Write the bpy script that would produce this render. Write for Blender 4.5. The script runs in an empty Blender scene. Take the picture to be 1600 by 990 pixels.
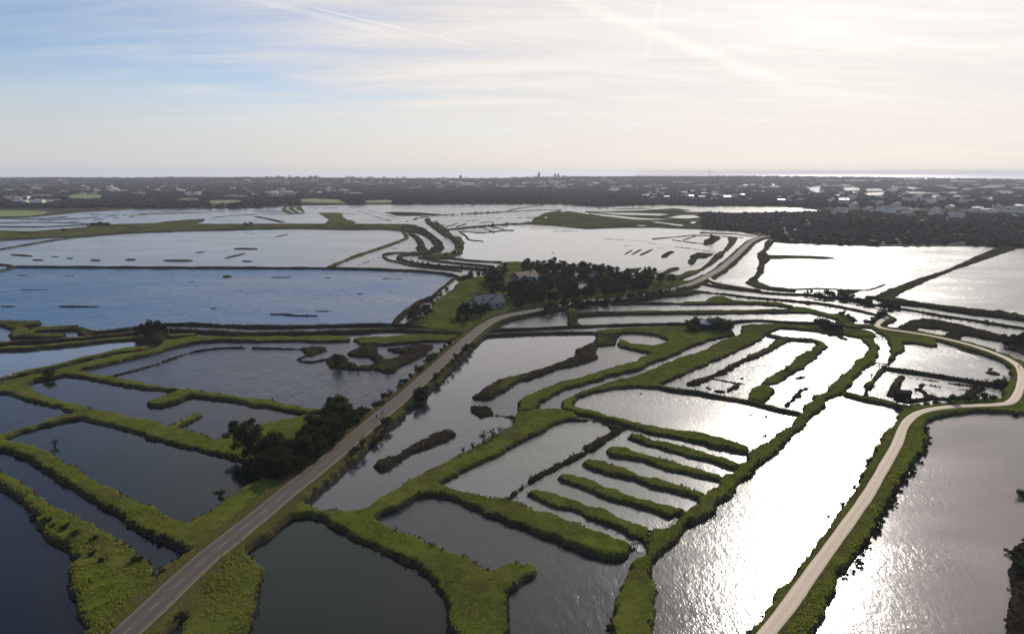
import bpy, bmesh, math, random
import numpy as np
from mathutils import Vector

random.seed(7)
RNG = np.random.RandomState(7)
scene = bpy.context.scene
COL = scene.collection
R = math.radians

# ------------------------------------------------------------------ camera
H = 80.0                      # metres above the water
FPX = 1067.0                  # focal length in pixels of the 1600 px wide frame
PITCH = R(9.68)
SP, CP = math.sin(PITCH), math.cos(PITCH)
cam_d = bpy.data.cameras.new('camera')
cam = bpy.data.objects.new('camera', cam_d)
COL.objects.link(cam)
cam.location = (0, 0, H)
cam.rotation_euler = (R(90) - PITCH, 0, 0)
cam_d.sensor_width = 36.0
cam_d.lens = FPX / 1600 * 36.0
cam_d.shift_y = -45.0 / 1600
cam_d.clip_start = 1.0
cam_d.clip_end = 80000.0
scene.camera = cam
scene.view_settings.view_transform = 'Standard'
scene.view_settings.look = 'None'
scene.view_settings.gamma = 1.0
scene.view_settings.exposure = 0.0
scene.render.engine = 'CYCLES'
scene.cycles.use_denoising = True
scene.cycles.max_bounces = 5
scene.cycles.volume_bounces = 0
scene.cycles.transparent_max_bounces = 4

def ray(px, py):
    u = (px - 800.0) / FPX
    v = (py - 450.0) / FPX
    return np.array((u, CP - v * SP, -SP - v * CP))

def at(px, py, z=0.0):
    """The point of the level plane z that stands at a place of the photograph."""
    d = ray(px, py)
    t = (H - z) / -d[2]
    return (d[0] * t, d[1] * t, z)

def at_dist(px, dist):
    """(x, y) on the ground at a forward distance, on the bearing of column px (near the horizon)."""
    return ((px - 800.0) / FPX * dist / 1.0145, dist)

# ------------------------------------------------------------------ world, sun
SUN_AZ = R(25.6)              # to the right of straight ahead
SUN_EL = R(29)
sun_dir = Vector((math.sin(SUN_AZ) * math.cos(SUN_EL), math.cos(SUN_AZ) * math.cos(SUN_EL), math.sin(SUN_EL)))
sl = bpy.data.lights.new('sun', 'SUN')
sl.energy = 4.0
sl.angle = R(0.5)
sl.color = (1.0, 0.93, 0.84)
so = bpy.data.objects.new('sun', sl)
COL.objects.link(so)
so.rotation_euler = (-sun_dir).to_track_quat('-Z', 'Y').to_euler()

class NT:
    """small node-tree helper"""
    def __init__(self, tree):
        self.t = tree
        self.n = tree.nodes
        self.l = tree.links
    def node(self, kind, **kw):
        nd = self.n.new(kind)
        for k, v in kw.items():
            setattr(nd, k, v)
        return nd
    def link(self, a, b):
        self.l.new(a, b)
    def val(self, socket, v):
        if hasattr(v, 'links') or hasattr(v, 'is_linked'):
            self.l.new(v, socket)
        else:
            socket.default_value = v
    def math(self, op, a, b=0.0, c=None, clamp=False):
        m = self.node('ShaderNodeMath', operation=op, use_clamp=clamp)
        self.val(m.inputs[0], a)
        self.val(m.inputs[1], b)
        if c is not None:
            self.val(m.inputs[2], c)
        return m.outputs[0]
    def dot(self, a, vec):
        m = self.node('ShaderNodeVectorMath', operation='DOT_PRODUCT')
        self.val(m.inputs[0], a)
        self.val(m.inputs[1], vec)
        return m.outputs['Value']
    def rng(self, v, a, b, c=0.0, d=1.0, smooth=True):
        m = self.node('ShaderNodeMapRange', clamp=True)
        m.interpolation_type = 'SMOOTHSTEP' if smooth else 'LINEAR'
        self.val(m.inputs['Value'], v)
        m.inputs['From Min'].default_value = a
        m.inputs['From Max'].default_value = b
        m.inputs['To Min'].default_value = c
        m.inputs['To Max'].default_value = d
        return m.outputs['Result']
    def noise(self, vec, scale, detail=3.0, rough=0.5, dist=0.0):
        m = self.node('ShaderNodeTexNoise')
        if vec is not None:
            self.val(m.inputs['Vector'], vec)
        m.inputs['Scale'].default_value = scale
        m.inputs['Detail'].default_value = detail
        m.inputs['Roughness'].default_value = rough
        m.inputs['Distortion'].default_value = dist
        return m.outputs['Fac']
    def mapping(self, vec, scale=(1, 1, 1), rot=(0, 0, 0), loc=(0, 0, 0)):
        m = self.node('ShaderNodeMapping')
        self.val(m.inputs['Vector'], vec)
        m.inputs['Location'].default_value = loc
        m.inputs['Scale'].default_value = scale
        m.inputs['Rotation'].default_value = rot
        return m.outputs[0]
    def mix(self, fac, a, b, blend='MIX'):
        m = self.node('ShaderNodeMix', data_type='RGBA', blend_type=blend)
        self.val(m.inputs[0], fac)
        self.val(m.inputs[6], a if not isinstance(a, tuple) else (*a[:3], 1))
        self.val(m.inputs[7], b if not isinstance(b, tuple) else (*b[:3], 1))
        return m.outputs[2]

world = bpy.data.worlds.new('World')
scene.world = world
world.use_nodes = True
w = NT(world.node_tree)
w.n.clear()
wout = w.node('ShaderNodeOutputWorld')
bg = w.node('ShaderNodeBackground')
SKY_STRENGTH = 0.125
bg.inputs['Strength'].default_value = SKY_STRENGTH
sky = w.node('ShaderNodeTexSky', sky_type='NISHITA')
sky.sun_disc = False
sky.sun_elevation = SUN_EL
sky.sun_rotation = SUN_AZ
sky.altitude = 50
sky.air_density = 1.0
sky.dust_density = 0.35
sky.ozone_density = 3.0
tc = w.node('ShaderNodeTexCoord')
nd = tc.outputs['Generated']
sep = w.node('ShaderNodeSeparateXYZ')
w.link(nd, sep.inputs[0])
zz = w.math('MAXIMUM', sep.outputs[2], 0.0)
den = w.math('ADD', zz, 0.10)
pl = w.node('ShaderNodeCombineXYZ')
w.link(w.math('DIVIDE', sep.outputs[0], den), pl.inputs[0])
w.link(w.math('DIVIDE', sep.outputs[1], den), pl.inputs[1])
cosang = w.dot(nd, tuple(sun_dir))
# thin cirrus: streaks drawn out along one wind direction
st1 = w.noise(w.mapping(pl.outputs[0], (0.34, 1.0, 1), (0, 0, R(-14))), 1.05, 6.0, 0.58, 0.5)
st2 = w.noise(w.mapping(pl.outputs[0], (0.5, 2.0, 1), (0, 0, R(-22)), (3, 7, 0)), 1.9, 5.0, 0.62, 0.6)
big = w.noise(w.mapping(pl.outputs[0], (0.5, 0.5, 1), (0, 0, 0), (1.7, 4.2, 0)), 0.55, 2.0, 0.5)
cov = w.math('ADD', w.math('ADD', w.math('MULTIPLY', st1, 0.75), w.math('MULTIPLY', st2, 0.45)), w.math('MULTIPLY', big, 0.14))
# the veil is thicker towards the sun's side of the sky and thins out away from it
side = w.math('SUBTRACT', w.rng(cosang, 0.40, 0.95, -0.33, 0.22), w.rng(zz, 0.28, 0.75, 0.0, 0.22))
side = w.math('ADD', side, w.rng(cosang, -0.25, 0.35, 0.10, 0.0))
cirrus = w.rng(w.math('ADD', cov, side), 0.27, 0.88)
# low haze bank along the whole horizon
bank = w.rng(zz, 0.0, 0.17, 0.93, 0.0)
veil = w.math('MAXIMUM', w.math('MULTIPLY', cirrus, 0.92), bank)
# light scattered forward by the veil: brighter and warmer near the sun
pos_ = w.math('MAXIMUM', cosang, 0.0)
glow = w.math('POWER', pos_, 3.0)
aureole = w.math('POWER', pos_, 90.0)
lum = w.math('MULTIPLY_ADD', aureole, 10.0, w.math('MULTIPLY_ADD', glow, 2.35, 5.0))
# the veil is uneven: brighter where its streaks lie thicker
thick = w.math('MULTIPLY_ADD', w.math('ADD', w.math('MULTIPLY', st2, 0.5), w.math('MULTIPLY', st1, 0.5)), 0.80, 0.65)
thick = w.math('ADD', w.math('MULTIPLY', thick, w.rng(zz, 0.02, 0.12)), w.rng(zz, 0.02, 0.12, 1.0, 0.0))
lum = w.math('MULTIPLY', lum, thick)
vcol = w.mix(w.rng(cosang, 0.42, 0.88), (0.965, 0.98, 1.02), (1.06, 0.982, 0.912))
vl = w.node('ShaderNodeVectorMath', operation='SCALE')
w.link(vcol, vl.inputs[0])
w.link(lum, vl.inputs['Scale'])
skyblue = w.mix(1.0, sky.outputs[0], (0.84, 0.81, 0.86), 'MULTIPLY')
skymix = w.mix(veil, skyblue, vl.outputs[0])

def contrail(p0, p1, width, strength, soft):
    """a condensation trail: a band round the great circle through two directions"""
    a, b = Vector(ray(*p0)).normalized(), Vector(ray(*p1)).normalized()
    nrm = a.cross(b).normalized()
    mid = (a + b).normalized()
    along = (b - a).normalized()
    half = (b - a).length / 2
    dist = w.math('ABSOLUTE', w.dot(nd, tuple(nrm)))
    wob = w.noise(nd, 9.0 if soft else 20.0, 3.0, 0.6)
    band = w.rng(w.math('DIVIDE', dist, w.math('MULTIPLY_ADD', wob, width, width * 0.5)), 0.15, 1.0, 1.0, 0.0)
    s = w.math('ABSOLUTE', w.dot(nd, tuple(along)))
    ends = w.rng(s, half * (0.55 if soft else 0.7), half, 1.0, 0.0)
    front = w.rng(w.dot(nd, tuple(mid)), 0.0, 0.3)
    return w.math('MULTIPLY', w.math('MULTIPLY', band, ends), w.math('MULTIPLY', front, strength))
trails = [contrail((470, 8), (760, 76), 0.0011, 0.6, False),
          contrail((350, -12), (640, 60), 0.006, 0.25, True),
          contrail((780, -45), (1270, 150), 0.012, 0.32, True),
          contrail((1045, -60), (1005, 110), 0.006, 0.2, True)]
tsum = trails[0]
for t_ in trails[1:]:
    tsum = w.math('MAXIMUM', tsum, t_)
tl = w.node('ShaderNodeVectorMath', operation='SCALE')
w.link(vcol, tl.inputs[0])
w.link(w.math('ADD', lum, 1.6), tl.inputs['Scale'])
skymix = w.mix(tsum, skymix, tl.outputs[0])
w.link(skymix, bg.inputs['Color'])
w.link(bg.outputs[0], wout.inputs['Surface'])

# ------------------------------------------------------------------ object helpers
def tag(o, label=None, cat=None, group=None, kind=None):
    if label: o['label'] = label
    if cat: o['category'] = cat
    if group: o['group'] = group
    if kind: o['kind'] = kind
    return o

def np_mesh(name, verts, faces, mats=(), smooth=False, fmat=None, attrs=None):
    """mesh from numpy arrays (faces: an array n x 3 or n x 4)"""
    me = bpy.data.meshes.new(name)
    verts = np.asarray(verts, dtype=np.float32)
    faces = np.asarray(faces, dtype=np.int32)
    k = faces.shape[1]
    me.vertices.add(len(verts))
    me.vertices.foreach_set('co', verts.ravel())
    me.loops.add(faces.size)
    me.loops.foreach_set('vertex_index', faces.ravel())
    me.polygons.add(len(faces))
    me.polygons.foreach_set('loop_start', np.arange(0, faces.size, k, dtype=np.int32))
    me.polygons.foreach_set('loop_total', np.full(len(faces), k, dtype=np.int32))
    if smooth:
        me.polygons.foreach_set('use_smooth', np.ones(len(faces), dtype=bool))
    if fmat is not None:
        me.polygons.foreach_set('material_index', np.asarray(fmat, dtype=np.int32))
    for m in mats:
        me.materials.append(m)
    for an, av in (attrs or {}).items():
        at_ = me.attributes.new(an, 'FLOAT', 'POINT')
        at_.data.foreach_set('value', np.asarray(av, dtype=np.float32))
    me.update(calc_edges=True)
    return me

def link(name, me, parent=None, loc=None):
    o = bpy.data.objects.new(name, me)
    COL.objects.link(o)
    if parent is not None: o.parent = parent
    if loc is not None: o.location = loc
    return o

def empty(name, loc=(0, 0, 0), rz=0.0):
    o = bpy.data.objects.new(name, None)
    COL.objects.link(o)
    o.location = loc
    o.rotation_euler = (0, 0, rz)
    o.empty_display_size = 0.5
    return o

def copy_tree(o, parent=None):
    c = o.copy()
    COL.objects.link(c)
    if parent is not None: c.parent = parent
    for ch in list(o.children):
        copy_tree(ch, c)
    return c

class MB:
    """collects boxes, prisms, tubes; .build() links them as ONE mesh object"""
    def __init__(self):
        self.v, self.f = [], []
    def add(self, vs, fs):
        n = len(self.v)
        self.v += [tuple(p) for p in vs]
        self.f += [tuple(i + n for i in f) for f in fs]
        return self
    def box(self, c, s, rz=0.0, taper=1.0):
        x, y, z = s[0] / 2, s[1] / 2, s[2] / 2
        cs, sn = math.cos(rz), math.sin(rz)
        vs = []
        for dz, k in ((-z, 1.0), (z, taper)):
            for dx, dy in ((-x, -y), (x, -y), (x, y), (-x, y)):
                dx, dy = dx * k, dy * k
                vs.append((c[0] + dx * cs - dy * sn, c[1] + dx * sn + dy * cs, c[2] + dz))
        return self.add(vs, [(3, 2, 1, 0), (4, 5, 6, 7), (0, 1, 5, 4), (1, 2, 6, 5), (2, 3, 7, 6), (3, 0, 4, 7)])
    def gable(self, c, s, rise, over=0.0):
        """a pitched roof as a solid wedge, ridge along x; c is the middle of its underside"""
        x, y = s[0] / 2 + over, s[1] / 2 + over
        vs = [(-x, -y, 0), (x, -y, 0), (x, y, 0), (-x, y, 0), (-x, 0, rise), (x, 0, rise)]
        vs = [(c[0] + a, c[1] + b, c[2] + d) for a, b, d in vs]
        return self.add(vs, [(3, 2, 1, 0), (0, 1, 5, 4), (2, 3, 4, 5), (1, 2, 5), (3, 0, 4)])
    def tube(self, pts, rad, sides=6):
        pts = [Vector(p) for p in pts]
        rad = rad if isinstance(rad, (list, tuple)) else [rad] * len(pts)
        vs, fs = [], []
        for i, p in enumerate(pts):
            d = (pts[min(i + 1, len(pts) - 1)] - pts[max(i - 1, 0)]).normalized()
            a = d.orthogonal().normalized() if abs(d.z) < 0.95 else Vector((1, 0, 0))
            b = d.cross(a).normalized()
            a = b.cross(d)
            for k in range(sides):
                t = 2 * math.pi * k / sides
                vs.append(p + a * (math.cos(t) * rad[i]) + b * (math.sin(t) * rad[i]))
        for i in range(len(pts) - 1):
            for k in range(sides):
                k2 = (k + 1) % sides
                fs.append((i * sides + k, i * sides + k2, (i + 1) * sides + k2, (i + 1) * sides + k))
        fs.append(tuple(reversed(range(sides))))
        fs.append(tuple((len(pts) - 1) * sides + k for k in range(sides)))
        return self.add(vs, fs)
    def mesh(self, name, *mats):
        me = bpy.data.meshes.new(name)
        me.from_pydata(self.v, [], self.f)
        for m in mats:
            me.materials.append(m)
        me.update()
        return me
    def build(self, name, mat, parent=None):
        return link(name, self.mesh(name, mat), parent)

# ------------------------------------------------------------------ lattice noise for geometry
_LUT = np.random.RandomState(11).rand(65536).astype(np.float32)
def vnoise(x, y, scale, seed=0):
    x = np.asarray(x) / scale
    y = np.asarray(y) / scale
    ix, iy = np.floor(x).astype(np.int64), np.floor(y).astype(np.int64)
    fx, fy = x - ix, y - iy
    fx = fx * fx * (3 - 2 * fx)
    fy = fy * fy * (3 - 2 * fy)
    def h(a, b):
        return _LUT[((a * 73856093) ^ (b * 19349663) ^ (seed * 83492791)) & 65535]
    a = h(ix, iy) * (1 - fx) + h(ix + 1, iy) * fx
    b = h(ix, iy + 1) * (1 - fx) + h(ix + 1, iy + 1) * fx
    return a * (1 - fy) + b * fy

def in_poly(x, y, poly):
    ins = np.zeros(len(x), dtype=bool)
    n = len(poly)
    for a in range(n):
        x1, y1 = poly[a]; x2, y2 = poly[(a + 1) % n]
        if y1 == y2: continue
        c = ((y1 > y) != (y2 > y)) & (x < (x2 - x1) * (y - y1) / (y2 - y1) + x1)
        ins ^= c
    return ins

# ------------------------------------------------------------------ materials
def new_mat(name):
    m = bpy.data.materials.new(name)
    m.use_nodes = True
    t = NT(m.node_tree)
    t.n.clear()
    out = t.node('ShaderNodeOutputMaterial')
    return m, t, out

def principled(t, out, color, rough=0.8, spec=0.3):
    p = t.node('ShaderNodeBsdfPrincipled')
    t.val(p.inputs['Base Color'], color if not isinstance(color, tuple) else (*color[:3], 1))
    t.val(p.inputs['Roughness'], rough)
    t.val(p.inputs['Specular IOR Level'], spec)
    t.link(p.outputs[0], out.inputs['Surface'])
    return p

def plain(name, color, rough=0.8, var=0.25, scale=1.5, spec=0.3):
    """one colour with uneven wear"""
    m, t, out = new_mat(name)
    c = t.node('ShaderNodeTexCoord').outputs['Object']
    n = t.noise(c, scale, 4, 0.6)
    dark = tuple(v * (1 - var) for v in color)
    lite = tuple(min(v * (1 + var), 0.9) for v in color)
    principled(t, out, t.mix(n, dark, lite), rough, spec)
    return m

def attr(t, name):
    a = t.node('ShaderNodeAttribute')
    a.attribute_name = name
    return a.outputs['Fac']

def leaf_mat(name, col, trans, var=0.35, tr=0.35, scale=0.6):
    """foliage: diffuse plus light let through from behind"""
    m, t, out = new_mat(name)
    g = t.node('ShaderNodeNewGeometry')
    n = t.noise(g.outputs['Position'], scale, 3, 0.6)
    oi = t.node('ShaderNodeObjectInfo')
    f = t.math('MULTIPLY_ADD', oi.outputs['Random'], 0.5, t.math('MULTIPLY', n, 0.6))
    lo = tuple(v * (1 - var) for v in col)
    hi = tuple(v * (1 + var) for v in col)
    d = t.node('ShaderNodeBsdfDiffuse')
    t.link(t.mix(f, lo, hi), d.inputs['Color'])
    tl = t.node('ShaderNodeBsdfTranslucent')
    t.val(tl.inputs['Color'], (*trans, 1))
    mx = t.node('ShaderNodeMixShader')
    mx.inputs[0].default_value = tr
    t.link(d.outputs[0], mx.inputs[1])
    t.link(tl.outputs[0], mx.inputs[2])
    t.link(mx.outputs[0], out.inputs['Surface'])
    return m

def water_mat(name, deep, rough, amp, wl, wind=(1.0, 0.45), gloss_boost=0.7):
    """water: dark body colour, fresnel sky reflection, wind ripples of wavelength wl"""
    m, t, out = new_mat(name)
    g = t.node('ShaderNodeNewGeometry')
    pos = g.outputs['Position']
    gust = t.noise(t.mapping(pos, (0.012, 0.02, 0.012), (0, 0, R(20))), 1.0, 3, 0.55)
    cat = t.rng(t.noise(t.mapping(pos, (0.010, 0.035, 0.01), (0, 0, R(-15)), (4, 9, 0)), 1.3, 4, 0.6), 0.40, 0.62, 0.35, 1.0)
    rip = t.noise(t.mapping(pos, (wind[0] / wl, wind[1] / wl, 1 / wl), (0, 0, R(35))), 1.0, 3, 0.6, 0.4)
    rip2 = t.noise(t.mapping(pos, (0.28 / wl, 0.16 / wl, 0.2 / wl), (0, 0, R(50))), 1.0, 2, 0.5)
    hgt = t.math('ADD', t.math('MULTIPLY', rip, wl * 0.30), t.math('MULTIPLY', rip2, wl * 0.5))
    b = t.node('ShaderNodeBump')
    t.val(b.inputs['Strength'], t.math('MULTIPLY', cat, amp))
    b.inputs['Distance'].default_value = 1.0
    t.link(hgt, b.inputs['Height'])
    col = t.mix(t.rng(gust, 0.35, 0.7), tuple(v * 0.8 for v in deep), tuple(v * 1.25 for v in deep))
    p = principled(t, out, col, rough, 0.5)
    p.inputs['IOR'].default_value = 1.333
    t.val(p.inputs['Roughness'], t.math('MULTIPLY_ADD', gust, rough * 1.3, rough * 0.35))
    t.link(b.outputs[0], p.inputs['Normal'])
    # coat layer added only to strengthen the reflected skylight
    p.inputs['Coat Weight'].default_value = gloss_boost
    p.inputs['Coat IOR'].default_value = 1.333
    p.inputs['Coat Roughness'].default_value = rough
    t.link(b.outputs[0], p.inputs['Coat Normal'])
    return m

M = {}
# body colours of the water: peat-dark, silty green, clear, with sky blue painted into the ruffled one
M['water'] = water_mat('marsh_water', (0.012, 0.016, 0.018), 0.24, 0.30, 1.6, gloss_boost=0.55)
M['silver'] = water_mat('silver_water', (0.03, 0.034, 0.04), 0.11, 0.22, 1.6)
M['steely'] = water_mat('steely_water', (0.03, 0.036, 0.046), 0.16, 0.35, 2.0, gloss_boost=0.12)
M['white'] = water_mat('glaring_water', (0.05, 0.05, 0.048), 0.27, 0.5, 1.2, gloss_boost=0.25)
M['dusky'] = water_mat('dusky_water', (0.005, 0.007, 0.008), 0.14, 0.15, 1.3, gloss_boost=0.0)
M['pale'] = water_mat('pale_water', (0.085, 0.080, 0.074), 0.31, 0.40, 0.6, gloss_boost=0.9)
M['calm'] = water_mat('calm_water', (0.020, 0.023, 0.027), 0.12, 0.12, 1.2, gloss_boost=1.0)
M['ruffled'] = water_mat('ruffled_water', (0.012, 0.072, 0.165), 0.30, 1.1, 2.8, gloss_boost=0.1)  # blue of the reflected sky put into the body colour
M['chop'] = water_mat('choppy_water', (0.008, 0.016, 0.030), 0.30, 0.7, 2.0, gloss_boost=0.15)
M['silty'] = water_mat('silty_water', (0.105, 0.115, 0.098), 0.27, 0.30, 0.7)
M['green_water'] = water_mat('green_water', (0.003, 0.009, 0.004), 0.12, 0.10, 1.3, gloss_boost=0.0)
M['bright'] = water_mat('sunlit_water', (0.070, 0.065, 0.060), 0.22, 0.40, 0.45, gloss_boost=0.1)
M['brown_water'] = water_mat('brown_water', (0.195, 0.165, 0.145), 0.15, 0.24, 0.40, gloss_boost=0.0)
M['sea'] = water_mat('sea_water', (0.01, 0.02, 0.03), 0.25, 0.6, 8.0)

# marsh ground: turf, winter reed and dry verge, chosen by vertex attributes; reed and mud also paint the bank sides' shade
def ground_mat():
    m, t, out = new_mat('marsh_ground')
    g = t.node('ShaderNodeNewGeometry')
    pos = g.outputs['Position']
    n1 = t.noise(pos, 0.35, 5, 0.65)
    n2 = t.noise(t.mapping(pos, (0.05, 0.05, 0.05)), 1.0, 4, 0.6)
    n3 = t.noise(pos, 2.2, 3, 0.7)
    grass = t.mix(t.rng(n2, 0.35, 0.65), (0.105, 0.130, 0.017), (0.158, 0.162, 0.032))
    grass = t.mix(t.rng(n1, 0.40, 0.70), grass, (0.070, 0.096, 0.014))
    grass = t.mix(t.rng(n3, 0.55, 0.8, 0, 0.5), grass, (0.17, 0.165, 0.05))
    reed = t.mix(n1, (0.036, 0.027, 0.016), (0.062, 0.047, 0.027))
    reed = t.mix(t.rng(n3, 0.5, 0.8, 0, 0.6), reed, (0.10, 0.08, 0.045))
    dry = t.mix(n1, (0.11, 0.082, 0.034), (0.075, 0.082, 0.022))
    mud_shade = t.mix(n1, (0.035, 0.028, 0.022), (0.06, 0.048, 0.036))
    c = t.mix(attr(t, 'reed'), grass, reed)
    c = t.mix(attr(t, 'dry'), c, dry)
    c = t.mix(attr(t, 'mud_shade'), c, mud_shade)
    d = t.node('ShaderNodeBsdfDiffuse')
    d.inputs['Roughness'].default_value = 0.6
    t.link(c, d.inputs['Color'])
    b = t.node('ShaderNodeBump')
    b.inputs['Strength'].default_value = 0.8
    b.inputs['Distance'].default_value = 0.18
    t.link(t.noise(pos, 1.4, 4, 0.7), b.inputs['Height'])
    t.link(b.outputs[0], d.inputs['Normal'])
    t.link(d.outputs[0], out.inputs['Surface'])
    return m
M['ground'] = ground_mat()
M['tuft'] = leaf_mat('grass_blades', (0.115, 0.138, 0.020), (0.36, 0.37, 0.045), 0.45, 0.45, 0.08)
M['weed'] = leaf_mat('rank_weeds', (0.095, 0.116, 0.020), (0.26, 0.28, 0.038), 0.4, 0.45, 0.5)
M['reed'] = leaf_mat('reed_blades', (0.040, 0.031, 0.018), (0.06, 0.045, 0.02), 0.45, 0.25, 0.15)
M['pine'] = leaf_mat('pine_needles', (0.018, 0.027, 0.012), (0.045, 0.055, 0.016), 0.5, 0.30)
M['broad'] = leaf_mat('evergreen_leaves', (0.022, 0.031, 0.012), (0.055, 0.065, 0.016), 0.5, 0.30)
M['scrub'] = leaf_mat('bare_twigs', (0.045, 0.034, 0.026), (0.06, 0.045, 0.03), 0.35, 0.2)
M['bark'] = plain('bark', (0.05, 0.038, 0.028), 0.95, 0.4, 3.0)

def far_mat():
    m, t, out = new_mat('inland_ground')
    pos = t.node('ShaderNodeNewGeometry').outputs['Position']
    n1 = t.noise(t.mapping(pos, (0.004, 0.010, 0.004)), 1.0, 5, 0.65)
    n2 = t.noise(t.mapping(pos, (0.02, 0.03, 0.02)), 1.0, 4, 0.6)
    c = t.mix(t.rng(n1, 0.40, 0.60), (0.020, 0.021, 0.016), (0.060, 0.054, 0.038))
    c = t.mix(t.rng(n2, 0.5, 0.72), c, (0.018, 0.020, 0.012))
    principled(t, out, c, 0.95, 0.1)
    return m
M['far'] = far_mat()
M['thicket'] = leaf_mat('bare_thicket', (0.040, 0.032, 0.026), (0.03, 0.024, 0.018), 0.7, 0.1, 0.012)
M['field'] = plain('winter_wheat', (0.13, 0.17, 0.045), 0.9, 0.2, 0.02)
M['wood'] = leaf_mat('far_wood', (0.020, 0.021, 0.019), (0.014, 0.014, 0.012), 0.8, 0.06, 0.006)

def road_mat():
    m, t, out = new_mat('asphalt')
    u = attr(t, 'across')            # metres from the middle of the carriageway
    au = t.math('ABSOLUTE', u)
    pos = t.node('ShaderNodeNewGeometry').outputs['Position']
    n = t.noise(pos, 0.5, 4, 0.6)
    f = t.noise(pos, 6.0, 3, 0.7)
    base = t.mix(n, (0.062, 0.047, 0.035), (0.094, 0.071, 0.052))
    base = t.mix(t.rng(f, 0.4, 0.8, 0, 0.5), base, (0.15, 0.135, 0.12))
    # tyres keep two bands per lane polished darker; chippings gather towards the edges
    tr = t.rng(t.math('ABSOLUTE', t.math('SUBTRACT', au, 1.35)), 0.25, 0.75, 0.55, 0.0)
    base = t.mix(tr, base, (0.055, 0.05, 0.047))
    base = t.mix(t.rng(t.math('ADD', au, t.math('MULTIPLY', n, 0.8)), 2.3, 3.0), base, (0.13, 0.105, 0.075))
    principled(t, out, base, 0.85, 0.25)
    return m
M['asphalt'] = road_mat()
M['paint'] = plain('road_paint', (0.30, 0.29, 0.27), 0.6, 0.12, 2.0)

def gravel_mat():
    m, t, out = new_mat('sand_gravel')
    pos = t.node('ShaderNodeNewGeometry').outputs['Position']
    au = t.math('ABSOLUTE', attr(t, 'across'))
    n = t.noise(pos, 0.6, 5, 0.65)
    f = t.noise(pos, 5.0, 3, 0.7)
    c = t.mix(n, (0.48, 0.365, 0.26), (0.64, 0.51, 0.38))
    c = t.mix(t.rng(f, 0.45, 0.8, 0, 0.4), c, (0.74, 0.64, 0.52))
    tr = t.rng(t.math('ABSOLUTE', t.math('SUBTRACT', au, 0.75)), 0.1, 0.45, 0.35, 0.0)
    c = t.mix(tr, c, (0.72, 0.61, 0.48))
    c = t.mix(t.rng(t.math('ADD', au, t.math('MULTIPLY', n, 0.7)), 1.55, 1.95), c, (0.20, 0.16, 0.08))
    principled(t, out, c, 0.85, 0.2)
    return m
M['gravel'] = gravel_mat()
M['white_wall'] = plain('white_render', (0.84, 0.79, 0.74), 0.8, 0.1, 0.5)
M['cream_wall'] = plain('cream_render', (0.74, 0.62, 0.48), 0.8, 0.12, 0.5)
M['stone'] = plain('grey_stone', (0.26, 0.245, 0.225), 0.9, 0.2, 1.0)
M['stubble'] = plain('winter_stubble', (0.15, 0.13, 0.085), 0.9, 0.2, 0.02)
M['grey_wall'] = plain('grey_concrete', (0.30, 0.30, 0.31), 0.85, 0.15, 0.3)
M['tile'] = plain('terracotta_tiles', (0.16, 0.095, 0.072), 0.8, 0.3, 0.8)
M['slate'] = plain('weathered_slate', (0.13, 0.13, 0.135), 0.8, 0.25, 1.2, 0.25)
M['zinc'] = plain('pale_zinc_sheet', (0.42, 0.41, 0.40), 0.4, 0.15, 1.0, 0.6)
M['pale_roof'] = plain('pale_sunlit_roofing', (0.66, 0.62, 0.58), 0.35, 0.12, 0.6, 0.6)  # sun glint on far roofs put into a pale base colour
M['tar'] = plain('tarred_timber', (0.016, 0.014, 0.013), 0.95, 0.35, 3.0, 0.05)
M['timber'] = plain('grey_timber', (0.085, 0.07, 0.055), 0.85, 0.3, 3.0)
M['glass'] = plain('dark_glass', (0.03, 0.035, 0.04), 0.1, 0.1, 1.0, 0.6)
M['shutter'] = plain('blue_shutter', (0.12, 0.19, 0.26), 0.6, 0.1, 1.0)
M['steel'] = plain('painted_steel', (0.35, 0.34, 0.34), 0.5, 0.1, 1.0)
M['van_white'] = plain('white_enamel', (0.78, 0.78, 0.77), 0.3, 0.03, 1.0, 0.5)
M['rubber'] = plain('tyre_rubber', (0.02, 0.02, 0.02), 0.8, 0.2, 3.0)
M['skin'] = plain('skin', (0.45, 0.27, 0.19), 0.6, 0.08, 8.0)
M['hair'] = plain('dark_hair', (0.03, 0.022, 0.018), 0.7, 0.2, 20.0)
M['coat_dark'] = plain('dark_jacket', (0.035, 0.037, 0.05), 0.85, 0.2, 6.0)
M['coat_green'] = plain('green_jacket', (0.05, 0.07, 0.045), 0.85, 0.2, 6.0)
M['denim'] = plain('denim', (0.05, 0.06, 0.09), 0.85, 0.2, 6.0)

# ------------------------------------------------------------------ plan of the marsh
# every bank, island and ditch as a run of points; ('P' = solid ground, 'W' = water let into it, 'L' = a bank of even width in metres)
# kinds: g turf, b reed and bramble, d dry verge, m bare mud, r turf mixed with reed
OPS = []
def P(k, h, *pts): OPS.append(('P', k, h, pts, 0))
def W(*pts): OPS.append(('W', '', 0, pts, 0))
def L(k, h, wd, *pts): OPS.append(('L', k, h, pts, wd * 1.333))

# mainland shore (its own mesh goes on behind): a strip wide enough to meet it
P('b', 1.5, (-300,341), (0,339), (60,338), (110,333), (126,331), (200,327), (280,326), (400,325), (450,321), (560,320), (620,319), (700,318), (800,318),
  (880,318.5), (905,321), (940,323), (1000,320.5), (1060,320), (1100,322), (1200,322.5), (1245,323.5), (1292,330), (1200,332), (1140,333), (1090,331), (1095,358), (1150,361), (1200,369), (1210,378), (1290,382),
  (1380,384), (1500,384), (1586,386), (1700,389), (2100,398), (2100,316), (-300,316))
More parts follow.
